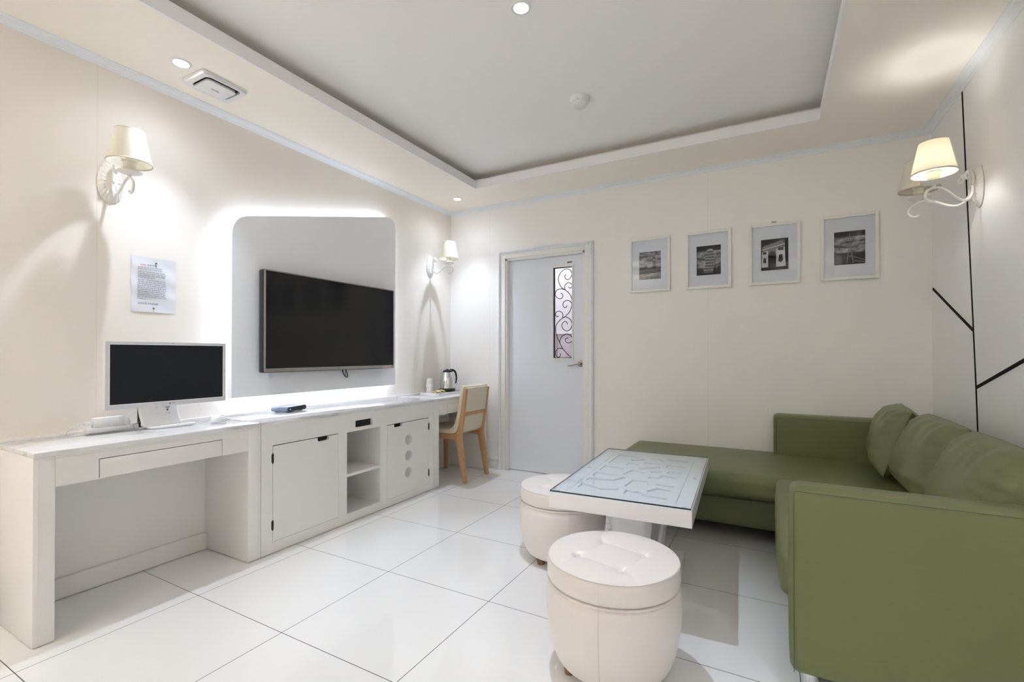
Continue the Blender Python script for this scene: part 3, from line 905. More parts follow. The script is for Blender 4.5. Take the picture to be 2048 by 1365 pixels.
# set-top box
e = empty('set_top_box', (-2.752, 1.990, .7405), R(18), 'small blue-grey box with a glowing dot on the marble under the television', 'set-top box')
def pill(w, h, n=8):
    out = []
    r = h/2
    for k in range(n+1): a = R(-90+180*k/n); out.append((w/2-r+r*math.cos(a), h/2+r*math.sin(a)))
    for k in range(n+1): a = R(90+180*k/n); out.append((-w/2+r+r*math.cos(a), h/2+r*math.sin(a)))
    return out
pl = [(a, b_+.005) for a, b_ in pill(.196, .030)]
MB().prism(pl, 'x', -.058, .058, bev=.002).build('casing', M['stb'], e)
pl2 = [(a, b_+.0065) for a, b_ in pill(.190, .027)]
fr = MB().prism(pl2, 'x', .0582, .0596).build('front_face', M['black'], e)
MB().prism(circle(-.070, .020, .0022, 14), 'x', .0596, .0604).build('indicator', M['blue_led'], fr, smooth=False)
for sx in (-.04, .04):
    for sy in (-.06, .06): MB().box(sx-.008, sx+.008, sy-.012, sy+.012, 0.0005, .006).build('foot', M['black'], e)

# tray with kettle, cups and sachets
e = empty('serving_tray', (-2.70, 3.53, .738), label='white plastic tray at the end of the marble worktop', cat='tray')
p = sub(e)
b = MB()
outl = rrect(-2.812, -2.588, 3.350, 3.765, .03, 6)
inn = rrect(-2.800, -2.600, 3.362, 3.753, .024, 6)
b.prism(outl, 'z', .7385, .752, bev=.002)
b.holed(outl, [inn], 'z', .752, .760)
p(b.build('tray', M['white_plastic']))
def cupm(e_, z0, ring):
    pr = [(.0365, z0), (.0375, z0+.002), (.0365, z0+.004), (.0270, z0+.083), (.0255, z0+.083), (.0250, z0+.078), (0, z0+.078)]
    b = MB().lathe(pr, n=40); b.build('wall', M['cup'], e_)
    if ring:
        b = MB()
        for k in range(24):
            a0 = R(25+k*300/24); 
            a1 = R(25+(k+1)*300/24)
            for (r0, r1) in ((.0095, .0115),):
                q = []
                for (r, a) in ((r0, a0), (r1, a0), (r1, a1), (r0, a1)):
                    yy = r*math.cos(a); zz = z0+.047+r*math.sin(a)
                    rad = .0365-(zz-z0-.004)*.0095/.079+.0004
                    th = yy/rad
                    q.append((rad*math.cos(th), rad*math.sin(th), zz))
                vs_, fs = b._new(q, [(0, 1, 2, 3)])
        b.build('ring_print', M['ink'], e_, smooth=False)
e = empty('paper_cup', (-2.752, 3.440, .7525), R(-35), 'lower white paper cup standing upside down on the tray', 'cup', 'paper cups on the tray'); cupm(e, 0.0, False)
e = empty('paper_cup', (-2.752, 3.440, .7525), R(-35), 'upper white paper cup with a dark ring print, nested over another', 'cup', 'paper cups on the tray'); cupm(e, .052, True)

e = empty('electric_kettle', (-2.712, 3.655, .7525), R(60), 'polished steel electric kettle with black lid and handle on the tray', 'kettle')
MB().lathe([(0, 0), (.074, 0), (.076, .004), (.075, .030), (.0735, .034), (0, .034)], n=48).build('base', M['black'], e)
MB().lathe([(.0735, .033), (.0725, .05), (.070, .09), (.064, .13), (.055, .165), (.046, .186), (.044, .190), (0, .190)], n=56).build('body', M['chrome'], e)
b = MB().lathe([(.0465, .186), (.048, .190), (.044, .199), (.030, .206), (.014, .208), (.012, .214), (0, .215)], n=40); b.build('lid', M['black'], e)
b = MB()
b.tube(spline([(.030, 0, .205), (.060, 0, .202), (.082, 0, .182), (.092, 0, .145), (.092, 0, .105), (.086, 0, .075)], 6), [.011]*6+[.0105]*6+[.0095]*6+[.0085]*6+[.007]*7, n=12)
b.build('handle', M['black'], e)
b = MB().prism([(-.040, .188), (-.066, .192), (-.052, .150)], 'y', -.013, .013, bev=.004); b.build('spout', M['chrome'], e)
MB().box(.030, .044, -.0715, -.0665, .012, .020).build('switch', M['red'], e)
# sachets
random.seed(9)
sp = [(-2.690, 3.425, 10, 'snack'), (-2.672, 3.462, 60, 'snack_w'), (-2.700, 3.492, -25, 'snack'), (-2.648, 3.437, 100, 'snack_w'), (-2.660, 3.505, 30, 'snack')]
sl = ['yellow sachet on the tray right in front of the paper cups', 'cream sachet in the middle of the heap on the tray', 'yellow sachet leaning at the back of the heap near the kettle', 'cream sachet at the front edge of the tray', 'yellow sachet at the kettle end of the heap']
for i, ((x, y, a, mm), lab) in enumerate(zip(sp, sl)):
    e = empty('sachet', (x, y, .7535+.003*i), R(a), lab, 'sachet', 'sachets on the tray')
    e.rotation_euler = (R(random.uniform(-14, 14)), R(random.uniform(5, 22)), R(a))
    b = MB()
    def pk(u, v, s):
        uu, vv = 2*u-1, 2*v-1
        return Vector((.026*uu, .017*vv, .008+s*.007*((1-uu**4)*(1-vv**4))**.6+.0012*math.sin(9*uu+5*vv)))
    b.grid(lambda u, v: pk(u, v, 1), 14, 10); b.grid(lambda u, v: pk(u, v, -1), 14, 10)
    w = b.build('wrapper', M[mm], e, weld=True)
    b = MB()
    for k in range(3):
        px, py = random.uniform(-.014, .010), random.uniform(-.008, .006)
        b.mi = k % 2
        b.box(px, px+.008, py, py+.005, .0135, .0162)
    b.build('print', [M['snack_b'], M['snack_g']], w, smooth=False)

# ------------------------------------------------------------------ notice on the wall
e = empty('paper_notice', (XL+.002, 1.274, 1.478), label='white sheet of printed Korean text pinned to the cream wall above the monitor', cat='notice')
p = sub(e)
b = MB()
def sheet(u, v):
    return Vector((XL+.0025+.0025*math.sin(u*3.1)*abs(v-.3)+.0015*math.sin(v*17+u*4), 1.170+.206*u, 1.333+.288*v))
b.grid(sheet, 20, 28)
p(b.build('sheet', M['paper']))
PXN = XL+.0075
def ln(name, s, y, z, size, m, al='LEFT', xs=1.0):
    return p(text(name, s, size, M[m], basis((PXN, y, z), (0, 1, 0), (0, 0, 1)), None, align=al, depth=.0001, xscale=xs))
ln('heading_red', 'ZARA', 1.2065, 1.5790, .0115, 'red', xs=.92)
ln('heading', '의공지사항', 1.2385, 1.5790, .0115, 'ink', xs=.85)
lines = ['항상 잊지 않고 찾아 주시는 고객님 들께', '감사인사 드립니다.앞으로도 편하게 쉬실', '',
 '침대와 같은 객실안에는 항상 우리는 고객님의', '만족을 위해 합니다.저 최신형 시스템 모든 객실',
 '안에서는 자라호텔의 소중한 재산이고 피해를', '가 누리시길 최선을다합니다.', '',
 '최근 저희는 고객님의 깨끗한 피해를 위하여 필', '사항점시로 세탁기를 최신형으로 교체하고 세탁',
 '날씨 나쁘에 함께 피로나 노력하겠습니다.화장지', '물과 커피 휴지 편안한 최대한으로 준비해드리고',
 '청주 에 있어 거래처 업체소와 한 젖어룰 수있게', '트.기간에 정확하시며 전문세탁업체로 맡겨도 청',
 '결하게 처리했습니다.그리고 사랑의 전화 드려', '모시 객실내에 과온으 수납 정리소로 나부 깨끗',
 '이 환경이라 생각되 필요로 고른하게 그녀를 교', '객께 감사하겠습니다.늘 노력하고 감사하는 저희', '가 되겠습니다.']
zz = 1.5650
for s in lines:
    if s:
        ln('text_line', s, 1.1960, zz, .0072, 'ink', xs=.92)
        zz -= .0098
    else: zz -= .0040
ln('signature', '자라호텔 임직원일동', 1.1960, 1.3760, .0115, 'ink', xs=.95)
for (y, z) in ((1.279, 1.594), (1.268, 1.354)):
    p(MB().lathe([(0, .004), (.003, .0035), (.0048, .0012), (.005, 0)], n=16, M=Matrix.Translation((PXN-.001, y, z)) @ Matrix.Rotation(R(90), 4, 'Y')).build('pin', M['brass']))

# ================================================================== light fittings
for i, (x, y, z, w, cone, lab) in enumerate(DOWNLIGHTS):
    e = empty('downlight', (x, y, z), label=lab, cat='downlight')
    MB().lathe([(.031, -.001), (.034, -.005), (.044, -.005), (.0475, -.001), (.0475, .0)], n=48).build('ring', M['white_plastic'], e)
    MB().lathe([(0, -.0012), (.0315, -.0012), (.0315, -.0002), (0, -.0002)], n=40).build('lens', M['bulb'], e)
    ld = bpy.data.lights.new('downlight_lamp', 'SPOT')
    ld.energy = w; ld.color = COOL; ld.spot_size = R(cone); ld.spot_blend = 1.0 if cone > 70 else .6; ld.shadow_soft_size = .014
    lo = bpy.data.objects.new('downlight_lamp', ld); lo.location = (0, 0, -.030); link(lo, e)
    if True:   # the wide, weaker spill of the same lamp
        ld = bpy.data.lights.new('downlight_spill', 'SPOT')
        ld.energy = w*.09; ld.color = COOL; ld.spot_size = R(150); ld.spot_blend = 1.0; ld.shadow_soft_size = .022
        lo = bpy.data.objects.new('downlight_spill', ld); lo.location = (0, 0, -.030); link(lo, e)
# added downlights without fittings, standing in for room lighting out of view
for (x, y, z, w) in [(-2.548, -1.05, 2.553, 32.0), (.600, .80, 2.553, 26.0)]:
    ld = bpy.data.lights.new('added_downlight_lamp', 'SPOT')
    ld.energy = w; ld.color = COOL; ld.spot_size = R(78); ld.spot_blend = 1.0; ld.shadow_soft_size = .022
    lo = bpy.data.objects.new('added_downlight_lamp', ld); lo.location = (x, y, z-.03); link(lo)

# added fill uplights behind the camera, no fittings, raising the ambient light
for (x, y, z, w) in [(-2.35, -.75, 2.10, 88.0), (.50, -.75, 2.10, 14.0)]:
    ld = bpy.data.lights.new('rear_fill_uplight', 'SPOT'); ld.spot_size = R(130); ld.spot_blend = .6
    ld.energy = w; ld.color = (.97, .945, .89); ld.shadow_soft_size = .07
    lo = bpy.data.objects.new('rear_fill_uplight', ld); lo.location = (x, y, z); lo.rotation_euler = (R(180), 0, 0); link(lo)

# wall sconces, modelled with the wall at local x = 0 and the arm pointing to +x
def dir_tube(pts, r, az, n=10, c=(0, 0, 0)):
    """pts (distance from wall, height); az turns the arm about the plate axis"""
    return [(c[0]+a*math.cos(az), c[1]+a*math.sin(az), c[2]+b_) for a, b_ in pts]
def sconce(loc, rz, arms, metal, label, d):
    """arms: list of (azimuth, lit)"""
    e = empty('wall_sconce', loc, rz, label, 'wall lamp', 'wall sconces')
    # oval shell plate with fluted rim
    b = MB()
    def plate(u, v):
        a = 2*math.pi*u
        rr = 1-v
        ripple = 1+.022*math.cos(a*22)*(rr**3)
        ry = .053*(1-.12*math.sin(a))*ripple; rz_ = .105*ripple
        h = .004+.026*(1-rr**2.2)+.0018*math.cos(a*22)*math.sin(math.pi*min(1, rr*1.15))*(rr > .5)
        if .62 < rr < .72: h += .003
        return Vector((h, ry*rr*math.cos(a), rz_*rr*math.sin(a)))
    b.grid(plate, 132, 14, wrapu=True)
    b.prism([(.05*(1-.12*math.sin(t))*math.cos(t), .102*math.sin(t)) for t in [2*math.pi*k/48 for k in range(48)]], 'x', 0.001, .005)
    b.build('back_plate', M[metal], e, angle=50)
    b = MB()
    for s in (-1, 1):
        b.lathe([(0, .006), (.004, .004), (.005, 0)], n=12, M=Matrix.Translation((.022, s*.028, -.002)) @ Matrix.Rotation(R(90), 4, 'Y'))
    b.tube([(.024, 0, 0), (.042, 0, 0)], .008, n=12)
    b.build('boss', M[metal], e)
    for az, lit in arms:
        dd = d/math.cos(az)
        k = dd/.2
        A = [(.062*k, .060), (.068*k, .046), (.060*k, .036), (.052*k, .042), (.052*k, .056), (.058*k, .066), (.050*k, .074), (.036*k, .066), (.030*k, .040), (.032*k, 0), (.034*k, -.035), (.050*k, -.064), (.075*k, -.073), (.105*k, -.060), (.140*k, -.032), (.175*k, -.014), (.205*k, -.016), (.232*k, -.036), (.238*k, -.062), (.226*k, -.083), (.208*k, -.088), (.200*k, -.078)]
        pts = spline(dir_tube(A, 0, az), 5)
        n_ = len(pts)
        arm = MB().tube(pts, [.0062]*n_, n=10)
        arm.lathe([(0, -.004), (.008, 0), (0, .004)], n=12, c=(.034*k*math.cos(az), .034*k*math.sin(az), .004), )
        arm = arm.build('arm', M[metal], e)
        cx, cy_ = dd*math.cos(az), dd*math.sin(az)
        b = MB().lathe([(0, -.014), (.008, -.012), (.006, -.002), (.020, .001), (.048, .011), (.050, .014), (.047, .014), (.020, .006), (0, .006)], c=(cx, cy_, 0), n=36)
        b.build('drip_dish', M[metal], arm)
        b = MB().lathe([(0, .004), (.013, .004), (.013, .024), (.024, .028), (.025, .034), (.025, .060), (.031, .062), (.031, .066), (.020, .066), (0, .066)], c=(cx, cy_, 0), n=32)
        b.build('lamp_holder', M['ivory'], arm)
        b = MB().lathe([(0, .066), (.012, .067), (.014, .080), (.024, .098), (.027, .112), (.022, .128), (.010, .138), (0, .140)], c=(cx, cy_, 0), n=28)
        b.build('bulb', M['bulb_warm'] if lit else M['cup'], arm)
        zb, zt, rb, rt = .052, .210, .089, .0585
        sh = MB().lathe([(rb, zb), (rt, zt), (rt-.0012, zt), (rb-.0012, zb)], c=(cx, cy_, 0), n=64, close=True).build('lamp_shade', M['shade'], arm, angle=60)
        t = MB()
        for (r_, z_, hh) in ((rb, zb, .006), (rt, zt-.006, .006)):
            t.lathe([(r_+.0004, z_-.0005), (r_+.0012, z_+hh*.5), (r_-.0004, z_+hh), (r_-.0024, z_+hh), (r_-.0022, z_-.0005)], c=(cx, cy_, 0), n=64, close=True)
        sa = az+R(115)
        t.tube([(cx+(rb+.0004)*math.cos(sa), cy_+(rb+.0004)*math.sin(sa), zb+.003), (cx+(rt+.0004)*math.cos(sa), cy_+(rt+.0004)*math.sin(sa), zt-.003)], .0016, n=6)
        for q in range(3):
            an = az+R(40+120*q)
            t.tube([(cx+.030*math.cos(an), cy_+.030*math.sin(an), .064), (cx+(rb-.010)*math.cos(an), cy_+(rb-.010)*math.sin(an), .092)], .0010, n=5)
        t.build('shade_trim', M['shade_trim'], sh)
        if lit:
            ld = bpy.data.lights.new('sconce_lamp', 'POINT'); ld.energy = 18.0; ld.color = (.98, .98, .95); ld.shadow_soft_size = .028
            lo = bpy.data.objects.new('sconce_lamp', ld); lo.location = (cx, cy_, .112); link(lo, e)
            lo.visible_camera = True
    return e
sconce((XL, 1.081, 1.966), 0, [(0, False)], 'ivory_metal', 'antique-white wall sconce with cream shade above the notice on the left wall', .20)
sconce((XL, 3.585, 1.955), 0, [(0, False)], 'white_metal', 'small-looking white wall sconce in the far left corner above the kettle', .225)
sconce((XR, 3.130, 1.940), R(180), [(R(-32.5), False), (R(32.5), True)], 'white_metal', 'two-armed white wall sconce on the right wall, its nearer shade lit', .205)

# ventilation grille
e = empty('ceiling_vent', (-2.600, 1.437, ZS), label='white square ventilation grille in the lower ceiling beside a downlight', cat='vent')
b = MB()
b.prism(rrect(-.102, .102, -.122, .122, .018, 5), 'z', -.008, -.0005, bev=.002)
def outr(s, k=.018): return rrect(-.102*s, .102*s, -.122*s, .122*s, k, 5)
b.holed(rrect(-.096, .096, -.116, .116, .016, 5), [rrect(-.066, .088, -.090, .090, .026, 5)], 'z', -.022, -.007)
b.build('frame', M['white_plastic'], e)
MB().prism(rrect(-.064, .087, -.089, .089, .02, 5), 'z', -.0095, -.0085).build('duct', M['dark'], e, smooth=False)
MB().prism(rrect(-.078, .066, -.076, .076, .022, 5), 'z', -.028, -.014, bev=.003).build('cover', M['white_plastic'], e)
text('lettering', 'HIMPEL', .013, M['ink'], Matrix.Translation((-.004, 0, -.0284)) @ Matrix.Rotation(R(90), 4, 'Z') @ Matrix.Rotation(R(180), 4, 'X') @ Matrix.Rotation(R(0), 4, 'Z'), e)

# smoke detector
e = empty('smoke_detector', (-1.020, 2.724, ZU), label='round white smoke detector on the raised ceiling', cat='smoke detector')
MB().lathe([(0, 0), (.060, 0), (.061, -.004), (.057, -.022), (.050, -.030), (0, -.030)], n=48).build('base', M['white_plastic'], e)
MB().lathe([(.047, -.029), (.046, -.034), (.044, -.048), (.038, -.052), (0, -.053)], n=48).build('cover', M['white_plastic'], e)
MB().lathe([(0, 0), (.0025, 0), (.002, -.002), (0, -.002)], n=10, M=Matrix.Translation((.006, -.052, -.028))).build('indicator', M['ink'], e)

# ================================================================== pictures on the far wall
def noise_mat(name, c1, c2, scale, stretch=(1, 1, 1), lo=.4, hi=.6, detail=6):
    m = mat(name, c1, rough=.8)
    nt = m.node_tree; b_ = nt.nodes['Principled BSDF']; tc = nt.nodes['Texture Coordinate']
    mp = nt.nodes.new('ShaderNodeMapping'); mp.inputs['Scale'].default_value = stretch
    nt.links.new(tc.outputs['Object'], mp.inputs[0])
    n = node(nt, 'ShaderNodeTexNoise', Scale=scale, Detail=float(detail), Roughness=.6)
    nt.links.new(mp.outputs[0], n.inputs['Vector'])
    cr = nt.nodes.new('ShaderNodeValToRGB'); e0 = cr.color_ramp.elements
    e0[0].position = lo; e0[0].color = (*c1, 1); e0[1].position = hi; e0[1].color = (*c2, 1)
    nt.links.new(n.outputs['Fac'], cr.inputs[0]); nt.links.new(cr.outputs[0], b_.inputs['Base Color'])
    return m
g = lambda v: (v, v, v*1.04)
PM = [noise_mat('print_sky', g(.05), g(.55), 14, (1, 1, 2.6), .40, .68), mat('print_black', g(.008), rough=.8), mat('print_dark', g(.035), rough=.8), mat('print_mid', g(.20), rough=.8),
      mat('print_light', g(.62), rough=.8), noise_mat('print_water', g(.04), g(.34), 60, (1, 1, 5), .40, .66), noise_mat('print_stone', g(.05), g(.5), 130, (1, 1, 1), .42, .6), noise_mat('print_night', g(.006), g(.05), 14, (1, 1, 2), .4, .7)]
def print_mesh(shapes, w, h):
    """shapes: (polygon in 0..1, material index), later ones in front"""
    b = MB()
    for i, (poly, mi) in enumerate(shapes):
        b.mi = mi
        b.prism([((x-.5)*w, (z-.5)*h) for x, z in poly], 'y', -.0003-.00008*i, .001)
    return b
def R4(x0, x1, z0, z1): return [(x0, z0), (x1, z0), (x1, z1), (x0, z1)]
# 1: clock tower and arched bridge
P1 = [(R4(0, 1, 0, 1), 0), (R4(0, 1, 0, .30), 5)]
P1 += [([(0, .30), (0, .40), (.05, .42), (.07, .50), (.09, .43), (.18, .44), (.22, .52), (.25, .44), (.30, .53), (.36, .53), (.38, .42), (.60, .40), (1, .42), (1, .26), (.5, .22), (0, .18)], 2)]
P1 += [(R4(.61, .76, .34, .74), 2), ([(.61, .74), (.76, .74), (.70, .80), (.69, .90), (.68, .80)], 2), (R4(.64, .73, .66, .72), 4), (circle(.685, .69, .025, 12), 6)]
for (x0, x1, zb, zt) in ((.00, .10, .20, .27), (.14, .50, .17, .29), (.56, .76, .23, .30), (.80, .96, .26, .32)):
    P1.append(([(x0, zb)]+[(x0+(x1-x0)*(1-math.cos(math.pi*k/8))/2, zb+(zt-zb)*math.sin(math.pi*k/8)) for k in range(1, 8)]+[(x1, zb)], 1))
P1.append(([(0, .30), (.3, .325), (.6, .335), (1, .355), (1, .37), (.6, .35), (.3, .34), (0, .315)], 3))
# 2: leaning round tower with arcades
P2 = [(R4(0, 1, 0, 1), 0), (R4(0, 1, 0, .14), 1), ([(0, .12), (0, .28), (.1, .24), (.2, .27), (.3, .20), (.33, .1)], 7), ([(.66, .1), (.70, .24), (.82, .22), (.9, .30), (1, .28), (1, .1)], 7), (R4(0, 1, .82, 1), 7)]
lv = 8
for k in range(lv):
    z0 = .09+.093*k; z1 = z0+.093
    if k == 0: x0, x1 = .30, .68
    elif k < 7: x0, x1 = .335+.010*k, .675+.008*k
    else: x0, x1 = .44, .68
    P2.append((R4(x0, x1, z0, z1), 3))
    P2.append((R4(x0-.012, x1+.012, z1-.014, z1), 4))
    nn = 7 if k < 7 else 5
    for j in range(nn):
        xa = x0+(x1-x0)*(j+.28)/nn; xb = x0+(x1-x0)*(j+.66)/nn
        P2.append((R4(xa, xb, z0+.01, z1-.03), 1))
P2 += [(R4(.45, .67, .83, .855), 4), (R4(.50, .64, .855, .885), 3)]
# 3: triumphal arch
P3 = [(R4(0, 1, 0, 1), 7), ([(.03, .10), (.07, .67), (.08, .75), (.84, .93), (.87, .84), (.87, .62), (.90, .12)], 3)]
P3 += [([(.03, .10), (.05, .60), (.26, .635), (.27, .10)], 4), ([(.55, .10), (.56, .68), (.86, .72), (.89, .12)], 4)]
P3 += [([(.06, .70), (.85, .88), (.84, .95), (.07, .775)], 6), ([(.05, .655), (.87, .80), (.87, .83), (.05, .685)], 4)]
P3.append(([(.27, .10), (.28, .46)]+[(.42-.14*math.cos(math.pi*k/10), .46+.145*math.sin(math.pi*k/10)+.01*k/10) for k in range(11)]+[(.555, .12)], 1))
P3 += [(R4(.08, .21, .52, .60), 2), (R4(.62, .82, .62, .71), 2), ([(.08, .26), (.12, .42), (.19, .40), (.20, .24)], 2), ([(.63, .28), (.66, .48), (.78, .50), (.80, .30), (.72, .24)], 2)]
P3.append((R4(0, 1, 0, .11), 1))
P3.append(([(.87, .84), (.90, .12), (1, .10), (1, .9), (.95, .97)], 1))
# 4: slender lattice tower under a cloudy sky
P4 = [(R4(0, 1, 0, 1), 0), (R4(0, 1, .30, .36), 2), (R4(0, 1, 0, .31), 7), (R4(0, 1, .84, 1), 7)]
P4 += [([(.40, .05), (.44, .05), (.505, .60), (.495, .62)], 3), ([(.60, .05), (.64, .05), (.525, .62), (.51, .60)], 3), (R4(.497, .523, .55, .92), 3), (R4(.43, .61, .24, .27), 3), (R4(.465, .57, .42, .445), 3)]
P4 += [([(.66, .10), (1, .04), (1, .06), (.66, .13)], 3), ([(.62, .22), (1, .10), (1, .12), (.62, .245)], 3)]
LBL = ['white framed photo of a clock tower and bridge, leftmost of the four', 'white framed photo of a leaning round tower', 'white framed photo of a stone triumphal arch, small hook above it', 'white framed photo nearest the right wall, strongly reflecting the lamp']
for i, (x0, sh) in enumerate(zip((-1.025, -.580, -.135, .311), (P1, P2, P3, P4))):
    e = empty('picture_frame', (x0+.163, YF, 1.842), label=LBL[i], cat='picture', group='framed photographs on the far wall')
    w, h = .325, .445
    b = MB()
    for (a0, a1, c0, c1) in ((-w/2, -w/2+.020, -h/2, h/2), (w/2-.020, w/2, -h/2, h/2)):
        b.box(a0, a1, -.022, -.001, c0, c1, bev=.0015)
    b.box(-w/2+.0198, w/2-.0198, -.022, -.001, h/2-.020, h/2, bev=.0015); b.box(-w/2+.0198, w/2-.0198, -.022, -.001, -h/2, -h/2+.020, bev=.0015)
    b.build('frame', M['pframe'], e)
    dx = -.163+.166
    pw, ph = .178, .231
    b = MB().holed(rect(-w/2+.018, w/2-.018, -h/2+.018, h/2-.018), [rect(dx-pw/2, dx+pw/2, -.005-ph/2, -.005+ph/2)], 'y', -.0095, -.008)
    b.build('mat_board', M['mat_board'], e, smooth=False)
    b = MB().holed(rect(dx-pw/2-.001, dx+pw/2+.001, -.005-ph/2-.001, -.005+ph/2+.001), [rect(dx-pw/2+.002, dx+pw/2-.002, -.005-ph/2+.002, -.005+ph/2-.002)], 'y', -.0079, -.0070)
    b.build('mat_bevel', M['white_edge'], e, smooth=False)
    o = print_mesh(sh, pw, ph).build('photo_print', PM, e, smooth=False)
    o.location = (dx, -.004, -.005)
    MB().box(-w/2+.018, w/2-.018, -.0130, -.0115, -h/2+.018, h/2-.018).build('glazing', M['glass_pic'], e, smooth=False)
    if i == 2:
        b = MB()
        for s in (-.014, .014): b.tube([(s, -.012, h/2+.016), (s, -.012, h/2-.004)], .0018, n=6)
        b.tube([(-.015, -.012, h/2+.012), (.015, -.012, h/2+.012)], .0018, n=6)
        b.box(-.012, .012, -.013, -.011, h/2+.000, h/2+.009)
        b.build('hanging_hook', M['nickel'], e)

# ================================================================== sofa
e = empty('corner_sofa', (.45, 2.83, 0), label='olive-green leather corner sofa with a long chaise along the far wall', cat='sofa')
p = sub(e)
SX1 = XR-.006
def soft_box(x0, x1, y0, y1, z0, z1, r, n=10, puff=(0, 0, 0), wr=None, name='', seed=0):
    """rounded, subdivided box with gently bulging faces"""
    bm = MB()
    rnd = random.Random(seed)
    ph = [rnd.uniform(0, 6.28) for _ in range(6)]
    dx, dy, dz = x1-x0, y1-y0, z1-z0
    c = Vector(((x0+x1)/2, (y0+y1)/2, (z0+z1)/2))
    def face(ax, s):
        o1, o2 = [a for a in (0, 1, 2) if a != ax]
        D = (dx, dy, dz)
        n1 = max(4, int(D[o1]/.022)); n2 = max(4, int(D[o2]/.022))
        def fn(u, v):
            q = [0, 0, 0]
            q[ax] = s*D[ax]/2; q[o1] = (u-.5)*D[o1]; q[o2] = (v-.5)*D[o2]
            # round the corners: pull point toward inner box then push by r
            inner = [max(-(D[k]/2-r), min(D[k]/2-r, q[k])) for k in range(3)]
            dlt = Vector([q[k]-inner[k] for k in range(3)])
            if dlt.length > 1e-9: dlt = dlt.normalized()*r
            P = Vector(inner)+dlt
            uu = max(0, 1-abs(2*u-1)**4); vv = max(0, 1-abs(2*v-1)**4)
            P[ax] += s*puff[ax]*uu*vv
            if wr: P += wr(c+P, ax, s)
            return c+P
        bm.grid(fn, n1, n2)
    for ax in (0, 1, 2):
        for s in (-1, 1): face(ax, s)
    return bm
def sb(name, *a, m='leather_g', parent=None, **k):
    bm = soft_box(*a, **k)
    return p(bm.build(name, M[m], weld=True, angle=70), parent)
sb('base_frame', .062, SX1-.12, 1.895, 3.770, .085, .275, .018)
sb('chaise_base', -.945, .060, 3.100, 3.880, .085, .272, .018, puff=(0, .004, 0))
sb('seat_cushion', .030, .800, 1.900, 3.020, .262, .420, .030, puff=(.012, .0, .012))
def ch_w(P, ax, s):
    return Vector((0, 0, -.006*math.exp(-((P.x-.45)/.3)**2) if ax == 2 else 0))
sb('chaise_cushion', -.955, .800, 3.028, 3.885, .268, .408, .032, puff=(0, .010, .010), wr=ch_w)
sb('far_armrest', .020, SX1-.02, 3.762, 3.908, .085, .688, .026)
na = sb('near_armrest', .056, SX1-.002, 1.778, 1.898, .075, .682, .026, puff=(0.004, .004, 0))
sb('backrest', .790, SX1, 1.895, 3.775, .085, .700, .022, puff=(.004, 0, 0))
# stitched seam lines
b = MB()
ys = 1.7765-.0015
b.tube([(.066, ys, .085), (.066, ys, .660), (.068, ys-.0003, .666), (.074, ys-.0003, .669), (SX1-.02, ys-.0006, .669)], .0009, n=6)
p(b.build('seam', M['seam_g']), na)
b = MB().tube([(.038, 3.7605, .42), (.038, 3.7605, .660), (.046, 3.7605, .668), (.80, 3.7605, .668)], .0014, n=6)
p(b.build('seam', M['seam_g']), bpy.data.objects['far_armrest'])
b = MB().tube([(-.93, 3.0235, .2695), (-.5, 3.022, .270), (.03, 3.0235, .2695)], .0018, n=6)
p(b.build('seam', M['seam_g']), bpy.data.objects['chaise_cushion'])
for (x, y) in ((.115, 1.835), (.85, 1.835), (.10, 3.14), (-.90, 3.17), (-.90, 3.83), (.85, 3.83)):
    p(MB().lathe([(0, .001), (.022, .001), (.024, .004), (.026, .088), (0, .088)], c=(x, y, 0), n=24).build('foot', M['chrome']))

def cushion(name, loc, tilt, yaw, W, H, T, seed, label, wr=1.0):
    e_ = empty(name, loc, 0, label, 'cushion', 'loose back cushions of the sofa')
    e_.rotation_euler = (0, R(tilt), R(yaw))
    rnd = random.Random(seed)
    ph = [rnd.uniform(0, 6.28) for _ in range(8)]
    def fn(u, v, s):
        uu, vv = 2*u-1, 2*v-1
        th = ((1-abs(uu)**4.2)*(1-abs(vv)**3.6))**.60
        y = W/2*uu*(1-.030*(1-vv*vv))
        z = H/2*vv*(1-.035*(1-uu*uu)*(1 if vv < 0 else -.6))
        x = s*(T/2*th+.004)
        e1 = abs(uu)**3; e2 = abs(vv)**3
        # gathers running in from the seams
        w = .0055*wr*e1*math.sin(vv*19+ph[0]+2.5*math.sin(vv*3+ph[1]))*(1-abs(uu)**5)*1.2
        w += .0045*wr*max(0, vv)**2*math.sin(uu*19+ph[2]+2*math.sin(uu*4+ph[3])+1.5*vv)*(1-abs(vv)**5)*1.4
        w += .0035*wr*math.sin(uu*5+vv*7+ph[4])*(1-e1)*(1-e2)*.5
        x += s*w*min(1, th*1.6)**2
        x += s*.006*math.sin(ph[5]+3*vv)*(1-uu*uu)
        return Vector((x, y, z+H/2))
    b_ = MB()
    b_.grid(lambda u, v: fn(u, v, 1), 64, 60); b_.grid(lambda u, v: fn(u, v, -1), 64, 60)
    b_.build('cover', M['leather_g'], e_, weld=True, angle=80)
    # piping round the edge
    pts = []
    for k in range(120):
        t = k/30
        if t < 1: u, v = t, 0
        elif t < 2: u, v = 1, t-1
        elif t < 3: u, v = 3-t, 1
        else: u, v = 0, 4-t
        q = fn(u, v, 1); q.x = 0
        pts.append(q)
    b_ = MB().tube(pts, .0026, n=8, closed=True); b_.build('piping', M['leather_g'], e_)
    return e_
cushion('sofa_cushion', (.560, 3.452, .452), 19, -6, .555, .372, .205, 3, 'green leather back cushion in the far corner, wrinkled along its near end', 1.4)
cushion('sofa_cushion', (.592, 2.856, .452), 19, 0, .594, .372, .205, 11, 'green leather back cushion in the middle of the three', 1.0)
cushion('sofa_cushion', (.594, 2.234, .452), 19, 0, .598, .372, .205, 23, 'green leather back cushion nearest the camera, behind the near armrest', 1.0)

